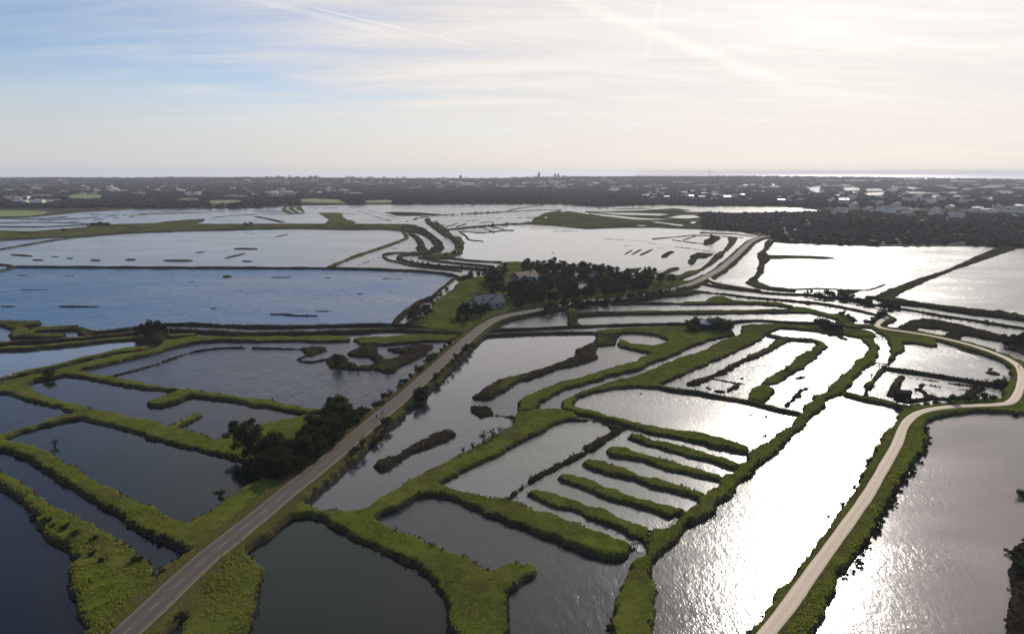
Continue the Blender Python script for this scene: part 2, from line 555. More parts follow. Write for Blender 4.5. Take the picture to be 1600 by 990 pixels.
# --- far pans under the shore
P('r', 1.2, (800,351), (825,346), (850,333), (876,328), (911,333), (950,340), (975,347), (1025,351), (1027,355), (977,355), (914,357), (863,352), (825,350))
P('r', 1.0, (910,329), (1000,325), (1060,326), (1100,331), (1095,358), (1040,356), (1027,355), (1000,352), (940,345))
W((893,329.5), (950,327.5), (1045,325), (1060,325.5), (1000,329), (940,331))
W((930,331.5), (990,332.5), (1050,334.5), (1030,337.3), (970,336))
W((915,332), (960,336.5), (1000,340.5), (1070,343.5), (1000,344), (940,337.5))
W((1040,340.5), (1065,336), (1085,336), (1096,340), (1070,342))
W((1060,329.7), (1130,327.5), (1200,325), (1292,330.5), (1230,332.3), (1140,332.3), (1080,331.5))
W((990,351), (1030,353), (1000,354.4))
W((1020,345.5), (1070,351.5), (1064,354), (1030,349))
W((1079,346.5), (1088,345.5), (1083,350.5))
W((873,330.5), (885,327), (893,328.5), (880,331.5))
W((848,341.5), (855,337.5), (853,342))
W((823,346.5), (832,343.5), (831,347))
P('g', 1.2, (498,332.5), (531,332.5), (541,341), (557,347), (551,351.5), (506,351), (514,343))
W((530,337), (538,339), (549,344), (544,344.5))
P('g', 1.0, (443,322), (470,322), (478,333.5), (450,334.5), (440,328))
W((450,322.5), (453,322.5), (450,326), (463,333.3), (458,333.3), (446,326.5))
W((462,322.5), (465,322.5), (462,326), (475,332.8), (470,333), (458,326.5))
for pts, wd in (([(400,330), (425,330), (442,331)], 8), ([(400,338), (425,343), (441,347)], 7), ([(400,333), (450,334), (500,332.5), (560,334)], 4),
                ([(480,324.5), (560,324)], 4), ([(560,329), (600,342), (625,347)], 3), ([(575,328), (620,340)], 3), ([(585,339), (620,348)], 2),
                ([(640,323), (690,322)], 3), ([(700,324), (740,323)], 4), ([(600,325), (660,326)], 3), ([(735,322), (745,319)], 4),
                ([(0,341), (50,342), (100,339)], 9), ([(0,348), (60,347), (140,349)], 7), ([(0,354), (70,354), (130,351)], 7),
                ([(60,344), (130,341), (200,335), (300,328), (330,326)], 5), ([(110,347), (180,340), (260,333), (330,331)], 4),
                ([(130,333), (170,336), (230,334)], 4), ([(200,339), (231,335), (307,332), (350,330)], 5), ([(330,340), (370,336), (400,335)], 5),
                ([(0,337), (60,337), (110,333)], 7), ([(800,335), (830,330), (850,322)], 3), ([(806,326), (850,320)], 3), ([(810,340), (838,339.5)], 4),
                ([(645,343), (700,341)], 0.1)):
    L('b', 0.9, wd, *pts)
P('r', 1.1, (250,347), (303,342.8), (321,342), (317,346), (303,350.5), (250,351.5))
P('r', 1.4, (-200,366), (0,361), (50,362), (126,356), (177,351), (227,349.5), (265,347), (303,350), (353,350.5), (400,350), (500,350), (560,350.5), (628,350.5), (631,361),
  (600,358.5), (540,358.7), (470,357), (400,358), (353,359), (278,361), (202,363.6), (139,368.7), (88,370.5), (0,375.5), (-200,382))
W((20,364), (60,365.5), (40,366.5))
W((300,355), (322,354.4), (312,356.4))
L('r', 1.2, 3, (-200,420), (0,389), (38,382.6), (76,376), (114,370.7), (151,368))
# --- meander of the channel in the middle
P('b', 1.9, (628,350.5), (649,352), (666,359), (679,369), (690,378), (694,386), (690,392), (679,393.5), (668,397), (650,398), (640,399), (646,395), (663,393.5), (676,389), (679,383.6), (675,378), (668,371), (656,365), (645,363), (628,362))
P('b', 1.6, (637,364), (648,366), (657,372), (662,379), (666,389), (665,395), (653,396), (651,386), (654,383), (649,374), (643,369))
P('r', 1.8, (663,343), (668,349.6), (679,358), (690,366.6), (702,372), (710,379), (712,388), (705,394), (700,397.5), (713,398), (722,395.5), (725,386), (725,378), (720,371), (710,370), (702,363), (692,354.5), (679,349), (673,345), (672,341), (665,340.5))
L('b', 1.6, 4.5, (637,345.5), (656,339.7), (685,336), (727,334), (784,331), (806,326), (850,320))
L('b', 1.4, 4, (790,331), (838,328), (876,327))
L('b', 1.2, 3, (680,344), (685,349.6), (696,356.7), (702,364))
L('b', 1.2, 2.5, (680,343), (699,339.7), (727,336))
L('b', 1.0, 2, (697,354), (748,340), (795,329))
L('b', 1.0, 2, (713,354), (777,335.5), (806,329))
L('b', 1.5, 4.5, (696,358.5), (719,356.7), (741,354), (770,352), (800,349.6), (838,348.5))
L('b', 0.9, 3, (723,360.5), (738,362.5), (755,363.4), (784,360.2), (802,359.5))
L('b', 0.9, 2.5, (752,355), (760,358), (772,363))
L('b', 0.9, 2.5, (767,354), (780,356.5), (790,359.5))
L('b', 0.9, 2.6, (718,361), (727,368), (734,374.5), (754,376.5))
L('m', 0.4, 2, (800,354.5), (845,358))
L('m', 0.3, 1.5, (866,361.5), (902,360.5))
P('m', 0.6, (600,332), (621,331), (656,332), (693,335), (656,337.4), (642,337.4), (618,337))
L('m', 0.5, 2, (600,338), (640,344.6))
L('b', 1.4, 2.6, (600,396.5), (614,395), (642,393.5), (656,393.5))
L('b', 1.2, 2.4, (606,395), (599,399), (602,403), (607,406), (621,409), (642,414.4), (671,418), (705,421), (720,423))
L('b', 1.8, 3.6, (658,396), (635,397.5), (624,400), (624,404), (635,407.6), (656,412), (679,414.7), (699,416), (727,418), (755,420.5), (772,422))
L('r', 1.5, 2.6, (656,402), (679,407.2), (699,409), (727,412), (755,414.7), (770,416.4))
P('r', 1.3, (659,400.5), (682,397.2), (702,396), (713,397.5), (701,403.5), (679,405.5))
L('b', 1.3, 2.4, (700,402.5), (727,406), (755,408), (782,409.4))
L('b', 1.7, 3.6, (15,416.7), (100,417), (200,417.5), (300,418), (400,418.5), (500,419), (560,420), (600,421), (642,422.4), (685,426), (712,431), (722,437))
L('r', 1.2, 3, (-100,408), (0,413), (20,416.5), (0,423), (-80,432))
L('g', 1.5, 3.6, (515,416.5), (551,401.5), (582,391), (617,379), (635,371), (630,362))
L('m', 0.4, 1.3, (567,404.4), (610,401))
L('m', 0.4, 1.3, (560,414.5), (592,401.5))
L('m', 0.4, 1.8, (613,387.5), (654,387.5))
L('m', 0.4, 1.2, (618,380), (650,381))
L('m', 0.5, 1.6, (598,401.5), (615,396.5), (654,393))
L('b', 0.5, 1.0, (606,412.5), (640,406))
# --- silver pond east of the meander
L('b', 0.6, 1.6, (944,372.5), (1000,376), (1030,382), (1070,387), (1118,394))
L('b', 0.8, 2.6, (1020,373), (1055,370), (1082,367))
L('b', 0.8, 2, (1050,374.5), (1085,379), (1105,381))
P('b', 1.5, (1100,375.5), (1118,368), (1126,372), (1112,381.5), (1100,382.5))
L('b', 0.8, 2.4, (1068,374.5), (1086,368.5))
L('b', 1.0, 3.2, (1095,363.5), (1150,366), (1178,369.5))
L('b', 0.9, 2.2, (1085,367), (1130,369), (1160,371))
L('m', 0.4, 1.5, (975,383.5), (1040,388))
P('r', 1.2, (1137,371), (1153,372), (1148,380.6), (1136,391.6), (1133,394), (1131,399), (1119,409), (1103,418), (1094,424), (1073,434), (1060,440), (1038,437), (1026,430.6), (1039,423), (1047,419), (1061,418), (1060,420.5), (1047,425), (1038,430), (1060,430.5), (1070,425), (1094,420.5), (1100,415), (1109,407), (1116,399), (1122,394), (1131,391.6), (1134,385), (1139,379))
P('r', 1.1, (926,421), (940,417.5), (951,416.6), (945,421), (930,425))
P('r', 1.1, (968,426), (985,420), (1003,418.3), (997,424), (980,430))
# --- hamlet
P('g', 1.8, (721,440), (735,436), (765,432), (772,420), (785,412), (806,410), (860,414), (922,421), (965,428), (1000,432), (1040,437), (1060,440), (1095,440), (1040,458), (985,466), (940,471), (885,478), (850,485), (823,491), (780,500), (740,527), (700,522), (660,514), (630,507), (650,498), (671,489), (677,474), (696,460))
L('b', 1.5, 2.4, (708,435.6), (690,449.5), (673,464.6), (655,472), (627,492.5), (615,505))
P('b', 1.6, (985,466), (1040,452), (1062,453), (1100,456), (1070,462), (1040,464), (1000,470), (960,473))
# --- long banks above the near pans
P('r', 1.1, (-40,501), (0,502), (65,503), (63,508), (40,510), (48,516), (60,517), (45,527), (15,529), (13,522), (20,516), (10,512), (0,509), (-40,508))
P('r', 1.2, (45,513), (80,510), (120,510), (140,516), (152,519), (135,525), (123,522), (118,517), (80,517), (60,518), (48,517))
P('r', 1.1, (13,524), (60,521), (105,522), (100,527), (60,528), (15,529))
L('b', 1.3, 2.6, (140,520), (190,515), (227,509), (252,506.5), (303,506.5), (354,509), (400,510), (450,510), (501,509), (551,508), (610,507), (660,508))
L('b', 1.3, 3.8, (-150,546), (0,537), (50,534), (101,531), (151,526), (202,521), (240,517), (278,516), (340,519), (400,521.5), (476,520), (551,518), (615,515), (678,518), (722,524))
L('g', 1.2, 3.6, (-150,556), (0,545), (50,543), (101,538), (151,533), (207,528), (250,526), (300,524))
P('b', 1.4, (205,526), (215,519), (262,517), (268,524), (255,533), (225,537), (210,534))
P('g', 1.2, (250,537), (262,532), (290,529), (316,527), (400,527), (476,526.5), (549,526.5), (546,533), (500,534), (450,533.5), (400,534), (354,533), (316,534.5), (290,539), (262,546), (240,548))
P('g', 1.2, (551,531), (565,528), (600,527), (650,524), (678,524), (722,525), (700,533), (660,534), (630,537), (590,539), (560,537))
# --- pans on the left
P('g', 1.1, (-150,634), (0,591), (37,581), (75,573.5), (109,565), (141,557), (172,550), (203,543), (240,540), (225,547.5), (187,551.5), (150,559), (116,567), (75,577), (37,585.5), (0,594), (-150,640))
P('g', 1.1, (0,598.5), (37,590), (62,585), (81,581), (119,571), (156,562), (187,556), (225,549), (252,541), (262,548), (219,557), (187,565), (156,572), (130,578), (126,581), (144,585), (177,589), (215,596), (252,604), (290,610), (328,615), (400,624), (425,628), (450,633), (476,638), (500,642), (500,650), (483,648), (450,643), (425,638), (400,634), (354,626),
  (316,621), (298,620), (273,629), (253,634), (235,634), (230,630), (247,624), (262,618), (272,612), (252,610), (215,605), (177,599), (136,591), (101,586), (77,592), (55,596), (45,603), (58,614), (80,624), (101,629), (119,631), (151,642), (187,649), (215,654), (242,659), (262,665), (268,663), (290,653), (311,645), (317,649), (300,657), (285,668), (303,678), (340,688), (375,672), (430,660), (480,648), (500,642), (560,640), (590,650), (540,690), (450,765), (400,790), (354,779),
  (370,770), (395,758), (410,746), (400,735), (380,722), (354,715), (328,708), (290,700), (252,690), (215,679), (182,669), (151,659), (126,654), (101,657), (76,664), (40,674), (15,684), (0,692), (-150,740), (-150,715), (0,679), (20,674), (50,667), (83,654), (114,647), (106,642), (86,635), (63,630), (38,624), (15,618), (0,614), (-150,655), (-150,645), (0,601))
L('b', 0.7, 1.0, (172,588), (210,578), (247,568), (273,558), (303,549), (328,545), (354,543), (400,543.5), (472,545))
P('b', 0.8, (468,544.5), (483,542.5), (506,543), (511,547), (501,551), (486,556), (476,553))
L('b', 0.7, 1.0, (483,553), (468,560), (465,562.3), (483,565.5), (515,560))
P('b', 1.0, (544,553), (562,544), (577,541), (588,542), (592,547), (607,546), (627,544), (652,539), (670,539), (678,541), (663,554), (642,567), (622,575), (620,581), (597,581), (582,577), (551,578), (516,573), (511,564), (519,556), (541,556), (545,566), (562,572), (582,571), (588,563), (577,557), (560,557), (548,557))
W((592,549), (610,547), (615,551), (635,553), (622,559), (607,563), (597,557), (588,556))
P('g', 1.4, (-150,730), (0,690), (15,691), (45,698), (83,712), (109,728), (141,748), (177,766), (212,784), (242,799), (270,813), (290,819), (326,801), (346,789), (354,779), (395,758), (430,745), (450,765), (400,805), (300,900), (255,930), (245,891), (254,888), (278,880), (294,864), (273,857), (252,847), (227,834), (207,822), (182,804), (149,786), (114,766), (83,745), (58,727), (33,712), (0,704), (-150,745))
P('g', 1.5, (-150,695), (0,734), (50,771), (83,794), (121,811), (162,832), (197,854), (222,872), (237,885), (245,891), (255,930), (200,1010), (150,1060), (130,990), (115,940), (111,900), (109,875), (86,849), (66,832), (56,806), (33,786), (0,758), (-150,715))
# --- between the road and the middle pans
P('g', 1.3, (440,792), (453,789), (476,790.5), (506,797.5), (541,803.5), (577,793), (607,771), (637,753), (678,733), (703,721), (718,710), (736,703), (759,690), (779,678), (796,667), (800,655), (811,645), (840,641), (873,640), (897,646), (908,655.5), (886,657), (866,662), (850,673), (820,690), (800,701), (770,718), (740,730), (710,745), (693,758), (716,768), (754,778.5), (784,780), (800,784), (825,792.6), (850,801), (883,811), (906,821.6), (931,834), (957,842), (977,848), (988,853), (988,860), (982,867),
  (962,877), (929,869.5), (901,857), (871,844), (840,833), (820,824), (800,819), (779,809), (754,799), (716,784), (685,773), (665,771.5), (652,776), (627,791), (612,801), (588,813), (597,822), (627,832), (658,844), (693,857), (718,872), (741,882), (761,890), (774,891), (800,881), (825,884), (836,891), (828,902), (790,930), (790,1060), (700,990), (690,930), (668,901), (655,892), (642,885), (622,875), (592,862), (564,847), (541,834), (526,822), (501,814), (476,806), (461,805), (428,811), (420,806))
P('g', 1.3, (400,826), (394,835), (381,846), (379,856), (387,865), (398,874), (411,884), (415,888), (413,899), (405,930), (380,1060), (250,1060), (320,890), (370,830))
P('b', 0.9, (585,728), (592,720.6), (617,713), (627,705.5), (652,693), (673,683), (693,672.6), (708,674), (713,679), (703,684), (678,695), (652,705.5), (627,718), (602,733), (592,734.5))
P('b', 0.9, (931,522), (929,534), (901,548), (896,558), (871,568), (845,577), (820,583.5), (800,588), (779,594), (753,609), (738,621), (732,631.5), (736,641.6), (746,652), (769,648), (769,642), (761,634), (766,625), (779,616), (800,604), (813,596), (828,593.6), (855,582), (883,573), (916,566), (936,558), (932,548), (936,540.6), (962,539), (968,528), (975,521))
W((735,627), (742,624.5), (757,624.5), (761,630), (766,637), (752,637), (737,635))
L('b', 0.7, 0.8, (765,647), (800,651.5))
# --- turf block by the dark cottage, its ditch and banks
P('g', 1.2, (925,522), (931,516.5), (974,514.5), (1020,512), (1060,510.5), (1100,510), (1138,507), (1145,516), (1147,523), (1133,526), (1127,528), (1105,533), (1078,544), (1053,556), (1022,567), (992,580), (957,587), (926,597), (888,607.5), (863,617.6), (848,629), (838,642), (811,646), (810,631.5), (820,621), (845,609), (876,597), (914,588.6), (951,577), (989,567), (1017,553), (997,548), (977,544), (962,539), (967,528), (974,522))
W((965,529), (974,521.6), (1002,521.6), (1027,525.5), (1042,532), (1037,540.6), (1015,542), (987,539))
P('g', 1.2, (873,641), (878,629), (896,617.6), (921,607.5), (951,599), (984,592), (1017,580), (1042,567), (1078,556), (1103,546), (1126,534), (1137,531.5), (1147,526), (1161,521.5), (1157,510), (1180,507.5), (1215,506.5), (1240,509), (1283,510), (1315,514), (1350,516), (1372,523), (1366,527), (1345,528.5), (1309,522), (1281,518.5), (1240,515), (1220,513.5), (1205,518), (1195,523), (1194,526.5), (1179,535.6), (1153,548), (1116,564.6), (1078,582), (1053,593.6), (1030,602.5), (1027,607.5), (997,606), (962,607.5), (931,614), (906,622.7), (896,629), (897,636.6), (926,642), (951,652), (977,657), (1015,666), (1053,672), (1090,677), (1128,686), (1153,693), (1174,700), (1170,710), (1128,702), (1090,693), (1053,684.5), (1015,676), (977,666), (941,657), (921,650), (896,646.6))
L('r', 1.2, 2.2, (748,519), (760,516.5), (800,514.5), (840,513), (890,510.5), (940,508.5), (990,507), (1040,506), (1080,506), (1136,505), (1154,502.5), (1185,500.5), (1217,502.5), (1240,504), (1283,505.5), (1300,508))
L('r', 1.2, 2.2, (742,526), (790,522.5), (840,520.5), (885,519.5), (935,519.5))
P('r', 0.9, (1200,521.5), (1225,527), (1263,529.5), (1288,534), (1293,540.6), (1283,553), (1250,578.5), (1225,593.6), (1210,600), (1200,601), (1190,604), (1190,596), (1200,591), (1215,581), (1245,558), (1278,539), (1271,535), (1240,532.5), (1233,534), (1200,552), (1166,566), (1148,574), (1128,585), (1110,592), (1095,600), (1076,601.5), (1073,599), (1085,594.5), (1128,578.5), (1148,566), (1166,558), (1200,541), (1215,530), (1196,525))
L('b', 0.6, 0.9, (1110,590), (1140,596), (1161,599))
P('b', 0.6, (1115,610), (1135,611), (1151,600), (1155,601), (1147,609), (1132,614))
P('b', 0.6, (1225,634), (1232,627), (1240,616), (1250,608), (1262,606), (1255,613), (1243,624), (1230,636))
P('g', 1.2, (1163,622), (1180,606), (1190,602), (1209,604), (1210,611), (1203,621), (1195,632), (1170,626))
L('r', 1.2, 2.3, (1028,604), (1053,610), (1085,613), (1116,619), (1166,627), (1200,636), (1225,642), (1248,646))
P('g', 1.3, (1344,528.5), (1364,529), (1374,543), (1374,553), (1367,566), (1351,578.5), (1336,593.6), (1326,606), (1317,615), (1296,622.6), (1286,636.6), (1268,654), (1248,674), (1230,689.6), (1213,707), (1200,718), (1179,738), (1153,761), (1133,779), (1113,799), (1090,816.6), (1068,834), (1040,862), (1027,880), (1023,899), (1020,1060), (940,1060), (975,897), (987,882), (999,875), (1010,862), (1012,855), (1015,828),
  (1037,828.5), (1050,821), (1053,812), (1073,797.6), (1088,794), (1094,784), (1103,770), (1118,767), (1126,760), (1125,753), (1126,744), (1146,741), (1152,733), (1153,727), (1159,721), (1166,719), (1170,707), (1174,700), (1200,693), (1215,676), (1235,667), (1241,654), (1253,644), (1263,631.5), (1271,621), (1291,612.6), (1291,606), (1301,601), (1308,593.6), (1321,581), (1336,568), (1349,558), (1356,548), (1356,539))
# the five tongues of the comb
P('g', 1.0, (978,684), (987,677.5), (1002,680), (1027,689), (1053,694), (1090,705.5), (1128,715.5), (1156,728), (1150,735), (1116,724), (1078,714), (1040,703), (1007,694), (984,689))
P('g', 1.0, (946,704), (954,698), (972,700), (1002,709), (1053,723), (1090,733), (1128,744), (1128,754), (1090,746), (1053,736), (1015,724), (977,717), (951,712))
P('g', 1.0, (905,724), (914,718.6), (931,720.6), (964,731), (1002,743), (1040,753), (1078,763.5), (1106,772), (1098,784), (1053,770), (1015,760), (977,747), (941,738), (911,731))
P('g', 1.0, (868,748), (878,741), (901,744.6), (939,758.5), (977,771), (1015,784), (1053,794), (1075,798), (1052,814), (1015,801), (977,789), (939,775), (901,760), (873,753))
P('g', 1.0, (828,772), (838,767), (863,772), (901,784), (939,796), (972,809), (997,821.6), (1018,828), (1014,856), (997,844), (977,834), (941,819), (901,803), (863,789), (835,777))
P('b', 0.8, (939,657), (957,664.5), (974,670), (968,678.5), (950,690), (930,703), (915,713), (890,725), (876,731.5), (855,741), (830,756), (812,768), (802,779), (788,781), (796,773), (808,762), (828,747), (852,735), (868,726), (880,719), (900,709), (912,705), (913,698), (925,691), (945,681), (957,673), (950,666), (937,660))
L('b', 0.6, 0.8, (886,657), (912,656.5), (939,658.5))
# --- right: gravel path strip and the pans inside it
P('g', 1.4, (1240,899), (1253,882), (1283,834), (1301,811), (1306,801), (1321,786), (1336,768.6), (1349,743), (1356,718), (1374,690), (1389,667.6), (1396,661), (1407,642), (1398,637), (1370,630), (1340,624), (1316,617.5), (1318,613), (1340,617), (1370,623), (1400,630), (1420,634), (1440,636), (1475,630), (1530,626), (1561,625.5), (1566,611), (1578,596), (1579,581), (1574,571), (1553,561), (1516,548), (1478,537), (1466,533), (1468,541), (1455,542), (1430,537), (1412,537), (1411,548), (1400,558), (1395,568), (1386,571), (1383,566), (1389,556), (1391,545), (1385,535), (1386,526),
  (1372,522), (1360,512), (1367,502), (1378,493), (1386,490), (1392,494), (1400,500), (1392,506), (1380,510), (1395,512), (1412,515), (1402,513), (1452,521), (1478,527), (1516,536.5), (1553,547.5), (1584,560), (1602,569), (1630,600), (1640,632), (2200,720), (2200,765), (1640,654), (1600,648), (1564,644), (1528,644), (1493,647), (1468,652), (1452,659), (1448,668), (1449,688), (1442,708), (1432,720.6), (1420,741), (1404,761), (1392,781), (1374,811), (1372,827), (1349,852), (1331,882), (1320,899), (1270,990), (1240,1060), (1150,1060), (1190,980))
P('r', 1.1, (1378,572), (1388,572), (1380,583), (1367,598), (1357,617), (1347,621), (1350,605), (1362,590))
L('b', 1.4, 2.2, (1382,574.5), (1420,580), (1460,586), (1500,592), (1530,597), (1565,602))
L('b', 0.8, 2.4, (1409,588), (1404,595), (1391,617))
L('b', 0.5, 0.8, (1409,588), (1424,590))
L('b', 0.5, 0.8, (1431,591), (1465,595))
L('b', 0.6, 0.9, (1482,598), (1526,603.5))
P('b', 0.7, (1427,609), (1437,600), (1448,599), (1441,607), (1448,614), (1465,621), (1490,620.5), (1507,616), (1514,609), (1521,602), (1539,604.5), (1528,617), (1512,623), (1482,625), (1458,624.5), (1446,622.5), (1440,614))
L('b', 0.5, 0.9, (1447,600), (1471,604.4))
L('b', 0.5, 0.8, (1480,604.5), (1517,610))
L('b', 0.9, 2, (1415,626), (1448,623))
P('b', 1.2, (1396,514.5), (1420,503), (1437,499), (1465,501.5), (1503,508), (1541,518), (1569,525.5), (1600,533), (1700,556), (2200,675), (2200,692), (1700,568), (1600,541), (1569,534), (1528,526.7), (1495,520), (1468,514), (1437,511.5), (1432,520), (1412,518))
P('b', 1.1, (1464,530), (1483,520.5), (1495,520), (1507,523), (1499,532), (1503,539))
P('b', 0.8, (1575,543), (1590,542), (1640,552), (1640,560), (1600,553))
P('b', 1.6, (1606,845), (1590,857), (1578,895), (1572,1060), (1760,1060), (1760,845))
# --- long banks beyond the road bridge
P('b', 1.6, (1350,464), (1380,461), (1400,467), (1438,474), (1476,479), (1514,484), (1551,487.5), (1561,484), (1564,486.5), (1577,491), (1588,489.5), (1592,493), (1640,499), (2200,577), (2200,590), (1640,507), (1600,500.6), (1551,494), (1514,490.5), (1476,485), (1438,478.5), (1400,475))
L('b', 1.5, 3.2, (1098,443), (1128,449), (1154,452), (1179,455), (1204,458), (1240,460), (1265,460.5), (1290,465), (1316,465.5), (1358,470))
L('r', 1.3, 1.8, (1059,453.5), (1090,455), (1116,457.7), (1141,460), (1166,464), (1191,466), (1217,468), (1240,470.5), (1278,474), (1316,480), (1354,488), (1376,493))
L('r', 1.1, 1.8, (1312,467), (1345,473), (1379,478), (1400,481), (1438,487), (1476,494), (1514,499), (1551,505.6), (1600,512.5), (1700,528), (2200,612))
P('r', 1.2, (888,481), (897,482), (903,489), (936,488), (966,487.3), (1040,486.7), (1090,486), (1141,485.3), (1191,485), (1240,484), (1240,489), (1191,489.5), (1141,490), (1090,490.5), (1040,490.5), (966,491.5), (928,493), (904,495), (899,499), (904,505), (910,509), (886,511), (888,500), (884,490))
L('r', 1.1, 2, (957,475), (1000,474), (1040,474), (1075,474.5))
P('g', 1.2, (1070,472.5), (1100,472.5), (1111,465), (1130,464.6), (1147,470), (1166,472), (1192,472), (1217,474), (1240,478.5), (1240,482), (1217,478.5), (1180,475.5), (1140,475.5), (1090,476.5), (1060,476))
P('g', 1.2, (1236,480), (1265,483), (1295,491), (1316,491), (1328,495.5), (1333,503), (1338,507), (1366,509), (1372,513), (1328,512), (1303,508.5), (1308,500), (1290,495), (1265,489.5), (1238,489))
P('b', 1.3, (1361,464.6), (1377,457), (1427,438), (1478,422), (1528,399), (1565,384), (1588,384), (1588,389), (1536,406.5), (1490,422), (1452,437), (1415,454.5), (1394,466))
P('b', 0.6, (1196,398.5), (1233,399), (1276,400), (1301,401.5), (1308,404), (1288,405), (1245,403.5), (1200,405.5))
L('m', 0.4, 1.4, (1303,389.3), (1350,391), (1400,393))
L('m', 0.3, 0.8, (1400,393), (1460,394.5))
L('b', 0.9, 2, (1200,448.5), (1233,452), (1283,450.5), (1351,453), (1382,444.5))
P('r', 0.9, (1308,451.5), (1325,453.5), (1342,455.5), (1330,459.5), (1310,457))
P('b', 1.1, (1200,374), (1210,378), (1197,393), (1201,399.4), (1203,407), (1195,413.4), (1194,427.5), (1184,435), (1187,441.6), (1206,449), (1244,452.5), (1244,456.5), (1200,453), (1180,448.5), (1163,442), (1180,427.5), (1183,416.6), (1186,407), (1183,402.5), (1184,396), (1194,388), (1194,380))

# low shoals and islets standing in the open ponds: middle, half length, half depth and slant in the frame
for cx, cy, hl, hd, sl_ in ((34,398.7,19,1.3,1), (59,406,10,1.0,0), (86,401,8,.8,0), (109,403.5,8,.8,0), (149,406.5,10,1.2,0), (204,405.5,10,1.2,-.5), (278,407,26,1.6,0), (312,394,9,.7,-1.2), (367,399.5,18,1.4,-4),
                            (386,408,10,1.0,0), (384,388.5,20,1.0,0), (440,368,12,.9,-2.5), (36,430,12,.8,0), (355,432,9,2.0,0), (54,452.5,26,.6,0), (124,479,34,1.0,0), (12,478.5,12,.9,0), (333,482,5,.9,-1), (440,433,20,.8,0),
                            (512,433.6,7,.8,0), (612,435,38,.5,0), (562,459,6,.9,0), (610,455,6,.7,0), (440,491,22,1.0,0), (470,493,30,1.1,.5), (505,486,16,.4,0), (165,453,8,.4,0), (430,456,22,.4,0), (378,454,8,.5,0), (105,431,14,.4,0),
                            (1001,615,5,1.2,0), (1166,646.5,14,1.0,3), (1197,651,4,1.6,0), (1196,681,5,2.2,0), (1316,528,10,2.2,2.5), (1296,525,6,.8,.5), (1250,590,10,1.6,-1), (1262,588,5,.8,-1), (1510,549,20,1.0,6), (1548,576,4,1.6,-1),
                            (1552,583,14,2.4,2), (1159,591,4,1.3,0), (1198,597.5,4,2.4,0), (1106,606,5,1.2,2), (982,394,8,1.6,-4), (995,393.5,10,1.7,-5), (1010,394,12,2.0,-5), (1412,447,3,.8,-.5), (1438,423,4,.6,-.8), (1510,399,5,.6,-1.5),
                            (864,395,5,.8,1), (820,433,0.5,.2,0), (345,768,12,1.4,-2), (640,437,6,.3,0), (300,440,16,.35,-1.5), (1042,397,10,3.2,-4), (715,349,9,.8,-2), (740,344,9,.7,-2), (760,347,14,.7,-1.5), (780,341,8,.6,-1), (690,352,6,.6,-1)):
    n_ = 10
    OPS.append(('P', 'b' if hd > 1.25 else 'm', 0.55 if hd > 0.9 else 0.35, tuple((cx + hl * math.cos(6.283 * q / n_), cy + hd * math.sin(6.283 * q / n_) + sl_ * math.cos(6.283 * q / n_)) for q in range(n_)), -1))
P('b', 0.7, (1032,402.5), (1037,397), (1047,392), (1055,393.5), (1048,397), (1042,402))
P('b', 0.9, (1075,411), (1078,399), (1088,395), (1116,396.5), (1103,403), (1090,403), (1085,413), (1076,413))

# carriageways: middle line, half width, and the fill they stand on
ROAD = [(90,1085), (165,1016), (240,948), (270,919), (303,888.5), (328,866), (361,840.5), (379,825), (400,809), (450,767.5), (501,727.5), (559,679), (599.5,644.5), (635,615.5), (668,585.5), (708,549.5), (738,523), (754,510), (766,502.5), (779,496.3), (798,491.3), (823,486.8), (850,481), (884,474.5), (903,471), (922,469), (941,467.5), (966,465.2), (985,462.4), (1010,459), (1040,453), (1070,446), (1087,440), (1106,430.6), (1125,419.7), (1137,410), (1150,399), (1162,387), (1173,377.5), (1187,371), (1205,368.3), (1240,366)]
PATH = [(1180,1010), (1230,948), (1265,898.6), (1311,835.5), (1356,772), (1384,724), (1402,692), (1411,668), (1420,655), (1435,644.5), (1457,638.3), (1490,634.3), (1528,632.6), (1556,631.3), (1574,629.5), (1586,621.5), (1594,605), (1596.5,588.6), (1594,576), (1586,567), (1566,556), (1528,542), (1490,531.6), (1452,523.6), (1415,517.7), (1392,514.7), (1376,511.4), (1370,507.5), (1375,502), (1385,495)]
SIDE = [(1106,431), (1112,436.5), (1125,441), (1180,450)]
ROAD_Z, PATH_Z = 1.75, 1.45

def smooth_line(pts, step):
    """even steps along a Catmull-Rom curve through ground points"""
    p = np.array([q[:2] for q in pts], dtype=float)
    p = np.vstack([2 * p[0] - p[1], p, 2 * p[-1] - p[-2]])
    out = []
    for i in range(1, len(p) - 2):
        n = max(2, int(np.linalg.norm(p[i + 1] - p[i]) / step))
        t = np.linspace(0, 1, n, endpoint=False)[:, None]
        a, b, c, d = p[i - 1], p[i], p[i + 1], p[i + 2]
        m1, m2 = (c - a) / 2, (d - b) / 2
        L1 = np.linalg.norm(c - b)
        m1 = m1 * min(1.0, L1 / (np.linalg.norm(m1) + 1e-6))
        m2 = m2 * min(1.0, L1 / (np.linalg.norm(m2) + 1e-6))
        out.append((2 * t**3 - 3 * t**2 + 1) * b + (t**3 - 2 * t**2 + t) * m1 + (-2 * t**3 + 3 * t**2) * c + (t**3 - t**2) * m2)
    out.append(p[-2][None, :])
    q = np.vstack(out)
    seg = np.linalg.norm(np.diff(q, axis=0), axis=1)
    s = np.concatenate([[0], np.cumsum(seg)])
    n = int(s[-1] / step) + 1
    u = np.linspace(0, s[-1], n)
    return np.stack([np.interp(u, s, q[:, 0]), np.interp(u, s, q[:, 1])], 1)

road_line = smooth_line([at(x, y, ROAD_Z) for x, y in ROAD], 3.0)
path_line = smooth_line([at(x, y, PATH_Z) for x, y in PATH], 2.0)
side_line = smooth_line([at(x, y, ROAD_Z) for x, y in SIDE], 3.0)

